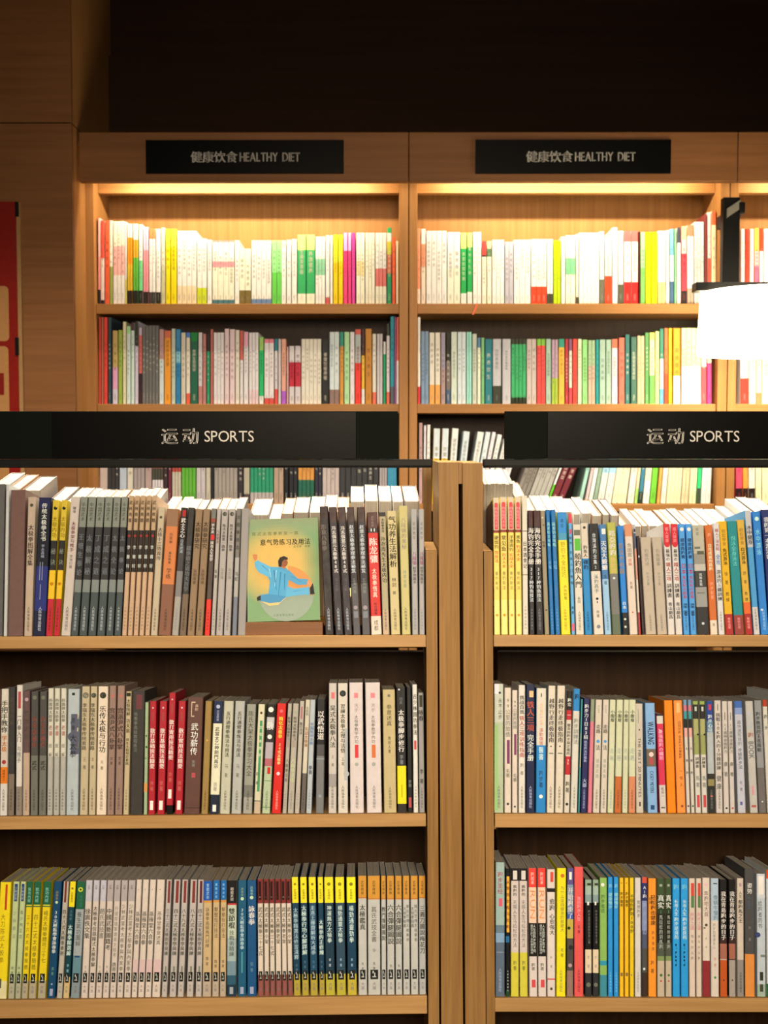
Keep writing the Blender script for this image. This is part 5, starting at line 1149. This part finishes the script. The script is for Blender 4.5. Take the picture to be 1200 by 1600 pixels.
# printed picture: colour wash, disc, figure and writing, flat on the cover
def mixc(a, b, t): return tuple(x + (y - x) * t for x, y in zip(a, b))
pc = MB(); GX, GZ = 26, 36
cg, cy, cgr, cdk = hexc('86a06c'), hexc('d8b868'), hexc('7fa87c'), hexc('8c9c7c')
for i in range(GX):
    for j in range(GZ):
        u_, v_ = (i + .5) / GX, (j + .5) / GZ      # v from the bottom
        yel = max(0, 1 - ((u_ - .42) / .62) ** 2 - ((v_ - .55) / .42) ** 2)
        c = mixc(cgr, cy, min(1, yel * 1.3)); c = mixc(c, cdk, max(0, (v_ - .8) / .2) * .9); c = mixc(c, hexc('5f9468'), max(0, (u_ - .75) / .25) * max(0, 1 - abs(v_ - .6) / .3) * .7); c = tuple(q * .8 for q in c)
        pc.quad([(cw * i / GX, -.0002, chh * j / GZ), (cw * (i + 1) / GX, -.0002, chh * j / GZ), (cw * (i + 1) / GX, -.0002, chh * (j + 1) / GZ), (cw * i / GX, -.0002, chh * (j + 1) / GZ)], c)
pc.build('cover_picture', LETTER, bk)
def cvp(x, y):    # picture coordinates in the 1113 x 1600 close-up -> cover
    return ((x - 180) / (975 - 180) * cw, (1340 - y) / (1340 - 205) * chh)
def poly(mb, pts, col, layer):
    mb.quad([(cvp(x, y)[0], -.0003 - layer * .00008, cvp(x, y)[1]) for x, y in reversed(pts)], hexc(col))
fg = MB()
def arc(cx, cy_, r, a0, a1, n=20): return [(cx + r * math.cos(math.radians(a0 + (a1 - a0) * i / n)), cy_ - r * math.sin(math.radians(a0 + (a1 - a0) * i / n))) for i in range(n + 1)]
poly(fg, arc(610, 1040, 305, -180, 10)[::1], '8a9c90', 0)
poly(fg, [(610, 1040)] + arc(610, 1040, 305, -5, 85), 'c08a50', 0)
poly(fg, [(320, 1110), (420, 1170), (520, 1160), (610, 1080), (560, 1060), (420, 1080)], 'd8c080', 1)
poly(fg, [(440, 740), (530, 745), (620, 760), (640, 860), (610, 1080), (530, 1130), (410, 1060), (430, 900), (400, 830)], '4a9ac8', 2)      # jacket
poly(fg, [(265, 680), (300, 665), (440, 740), (430, 860), (310, 800), (270, 740)], '58a6d2', 3)            # raised arm
poly(fg, [(600, 765), (650, 790), (740, 880), (850, 890), (840, 950), (740, 950), (620, 880)], '4a94c2', 3)   # stretched arm
poly(fg, [(410, 1040), (330, 1050), (310, 1110), (420, 1140), (540, 1135), (610, 1070)], '3f88b8', 3)         # bent leg
poly(fg, [(600, 1080), (620, 960), (700, 990), (860, 975), (870, 1060), (720, 1065)], '58a4d0', 4)            # straight leg
for q in ((470, 780, 500, 1000), (545, 800, 520, 1060), (590, 820, 585, 1000), (340, 720, 420, 790), (660, 850, 780, 920), (360, 1080, 500, 1100), (680, 1020, 830, 1000)):
    poly(fg, [(q[0], q[1]), (q[0] + 14, q[1] + 2), (q[2] + 5, q[3]), (q[2], q[3])], '2f76a8', 5)
for q in ((500, 780, 480, 960), (420, 760, 440, 860)):
    poly(fg, [(q[0], q[1]), (q[0] + 10, q[1]), (q[2] + 6, q[3]), (q[2], q[3])], '8cc4e0', 5)
poly(fg, [(244, 600), (262, 595), (296, 600), (292, 650), (268, 672), (250, 640)], 'b87850', 4)               # hand
poly(fg, [(840, 920), (880, 900), (905, 960), (870, 985), (835, 960)], 'c08a60', 5)
poly(fg, [(545, 745), (600, 770), (608, 730), (560, 715)], 'a86a45', 4)                                       # neck
poly(fg, arc(588, 700, 44, -120, 60) + arc(580, 700, 46, 60, 240), '8a5238', 5)                                 # face
poly(fg, [(530, 740), (525, 680), (545, 640), (590, 625), (632, 645), (632, 668), (590, 665), (570, 690), (560, 740), (545, 745)], '1e1815', 6)   # hair
for q in ((596, 690), (618, 690)): poly(fg, [(q[0], q[1]), (q[0] + 12, q[1]), (q[0] + 12, q[1] + 5), (q[0], q[1] + 5)], '2a1c18', 7)
poly(fg, [(596, 728), (618, 727), (616, 733), (598, 734)], '7a3a30', 7)
poly(fg, [(283, 1075), (325, 1050), (328, 1105), (290, 1112)], '1c1c1e', 5)
poly(fg, [(872, 985), (905, 935), (922, 1056), (874, 1056)], '1c1c1e', 5)
fg.build('printed_figure', LETTER, bk)
tx = MB()
def cov_text(s, x0, x1, y, col, k, bold=0, tall=1.0):
    a, c = cvp(x0, y), cvp(x1, y); n = len(s); st = (c[0] - a[0]) / n
    for i, q in enumerate(s):
        if q != ' ': put(tx, q, a[0] + st * (i + .5), a[1], st * k, st * k * tall, -.0006, hexc(col), bold)
cov_text('陈式太极拳新架一路', 232, 760, 370, '4a5a3a', .78, 0, .95)
cov_text('意气势练习及用法', 325, 890, 468, '12160c', .95, 1, 1.1)
cov_text('安在峰 编著', 695, 885, 522, '5a6a3a', .9)
cov_text('人民体育出版社', 460, 690, 1275, '4a6a50', .85)
tx.build('cover_lettering', LETTER, bk)

# ------------------------------------------------------------------ books of the wall bookcase and of the far side of the low one
rest = MB()
def back_row(text, fr, white, where, group, lean=None):
    rows = []
    for l in text.strip().split('\n'):
        a, _, lb = l.partition('|'); t = a.split(); x0, x1, yt = map(float, t[:3]); bands = t[3:]; n = 1
        if '*' in bands[0]: n, bands[0] = bands[0].split('*'); n = int(n)
        for i in range(n): rows.append((x0 + (x1 - x0) * i / n, x0 + (x1 - x0) * (i + 1) / n - .25, yt, ' '.join(bands), lb.strip()))
    for x0, x1, yt, bands, lb in rows:
        M, w, h = place(fr, x0, x1, yt, lean((x0 + x1) / 2) if lean else 0, .0002)
        d = random.uniform(.13, .15); cuts, cols = parse_bands(bands, white)
        main = cols[max(range(len(cols)), key=lambda i: cuts[i + 1] - cuts[i])]
        lum = sum(main) / 3; tc = tuple(c * .35 for c in main) if lum > .18 else (.55, .52, .46)
        lm = MB()
        if w > .008:
            s = ''.join(random.choice(POOL) for _ in range(random.choice((4, 5, 6, 7))))
            t0 = random.uniform(.12, .3)
            vert_text(lm, s, w, h, tc, t0, t0 + random.uniform(.3, .45), .5, .62)
            vert_text(lm, '出版社', w, h, tc, .86, .95, .5, .4)
        if lb:
            mb, sp = MB(), MB(); th = book_mesh(mb, w, h, d, cuts, cols, None, sp); k = len(sp.v)
            sp.v += lm.v; sp.f += [tuple(k + i for i in f) for f in lm.f]; sp.c += lm.c; sp.m += [1] * len(lm.f)
            o = mb.build('book', INK, None, M); sp.build('spine', [INK, LETTER], o); tag(o, f'{lb}, {where}', 'book', group)
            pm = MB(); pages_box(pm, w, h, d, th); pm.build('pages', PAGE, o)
        else:
            th = book_mesh(rest, w, h, d, cuts, cols, M)
            pages_box2(w, h, d, th, M)
            k = len(rest.v); rest.v += [tuple(M @ Vector(v)) for v in lm.v]
            for f, c in zip(lm.f, lm.c): rest.f.append(tuple(k + i for i in f)); rest.c.append(c); rest.m.append(0)
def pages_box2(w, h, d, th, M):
    rest.box(th, w - th, .0013, d - .001, .0006, h - .0006, (.33, .31, .27), 0, M)  # page blocks darkened too, with the shade in their colour
back_row(R1, F_1, (1, 1, 1), 'lit shelf of wall case', 'books on the lit top shelf of the wall bookcase')
back_row(R2, F_2, WHITE_BACK2, 'second shelf of wall case', 'books on the second shelf of the wall bookcase')
def l3(x):
    if x < 655: return 0
    return interp(((655, 0), (672, 2), (690, 4), (712, 10), (728, 18), (755, 22), (785, 30), (800, 36), (881, 36), (901, 25), (1000, 12), (1115, 5), (1145, 0)), x)
back_row(R3, F_3, WHITE_BACK2, 'third shelf of wall case', 'books on the third shelf of the wall bookcase', l3)
def rear_row(text, fr):
    for l in text.strip().split('\n'):
        a, _, lb = l.partition('|'); t = a.split(); x0, x1, yf = map(float, t[:3]); n = int(t[3][:-1]) if len(t) > 3 else 1
        for i in range(n):
            a0, a1 = x0 + (x1 - x0) * i / n, x0 + (x1 - x0) * (i + 1) / n - .6
            s0, h = fr.hit(a0, yf + random.uniform(-1, 1)); s1 = fr.hit(a1, yf)[0]; w = s1 - s0; d = random.uniform(.135, .155)
            M = fr.mat(s0, 0, .0006); th = min(.0012, w * .07); cc = random.choice(((.6, .57, .5), (.25, .22, .2), (.5, .5, .48), (.7, .66, .6), (.4, .25, .15)))
            cv = MB(); cv.box(0, th, -.001, d, 0, h, cc); cv.box(w - th, w, -.001, d, 0, h, cc); cv.box(th, w - th, d - .001, d, 0, h, cc)
            if lb:
                o = cv.build('book', INK, None, M); tag(o, lb.strip() + ', far side of low case', 'book', 'books on the far side of the low bookcase')
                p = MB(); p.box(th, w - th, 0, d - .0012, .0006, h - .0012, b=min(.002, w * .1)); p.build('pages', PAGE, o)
            else:
                for q in cv.f: rest.f.append(tuple(len(rest.v) + k for k in q))
                rest.c += cv.c; rest.m += cv.m; rest.v += [tuple(M @ Vector(v)) for v in cv.v]
                rest.box(th, w - th, 0, d - .0012, .0006, h - .0012, (.27, .25, .215), 0, M)  # fore-edge shade painted into the page colour
rear_row(REAR_L, F_RL); rear_row(REAR_R, F_RR)
o = rest.build('books', INK); tag(o, 'the remaining small books on the wall case and far side shelves', 'book', None, 'stuff')
# ribbon that hangs over the lit shelf
b = MB(); Y = D2 + .0105; pts = [(745, 475), (744, 480), (741, 486), (739, 491.5)]
for (xa, ya), (xb, yb) in zip(pts, pts[1:]):
    p, q = px(xa, ya, Y), px(xb, yb, Y); b.quad([(q.x - .003, Y, q.z), (q.x + .003, Y, q.z), (p.x + .003, Y, p.z), (p.x - .003, Y, p.z)], hexc('e06848'))
p = px(745, 475, Y); b.quad([(p.x - .003, Y, p.z + .0006), (p.x + .003, Y, p.z + .0006), (p.x + .003, Y + .025, p.z + .0006), (p.x - .003, Y + .025, p.z + .0006)], hexc('e06848'))
o = b.build('ribbon_bookmark', INK); tag(o, 'coral ribbon bookmark hanging over the lit shelf edge', 'bookmark')
SC.cycles.use_denoising = True
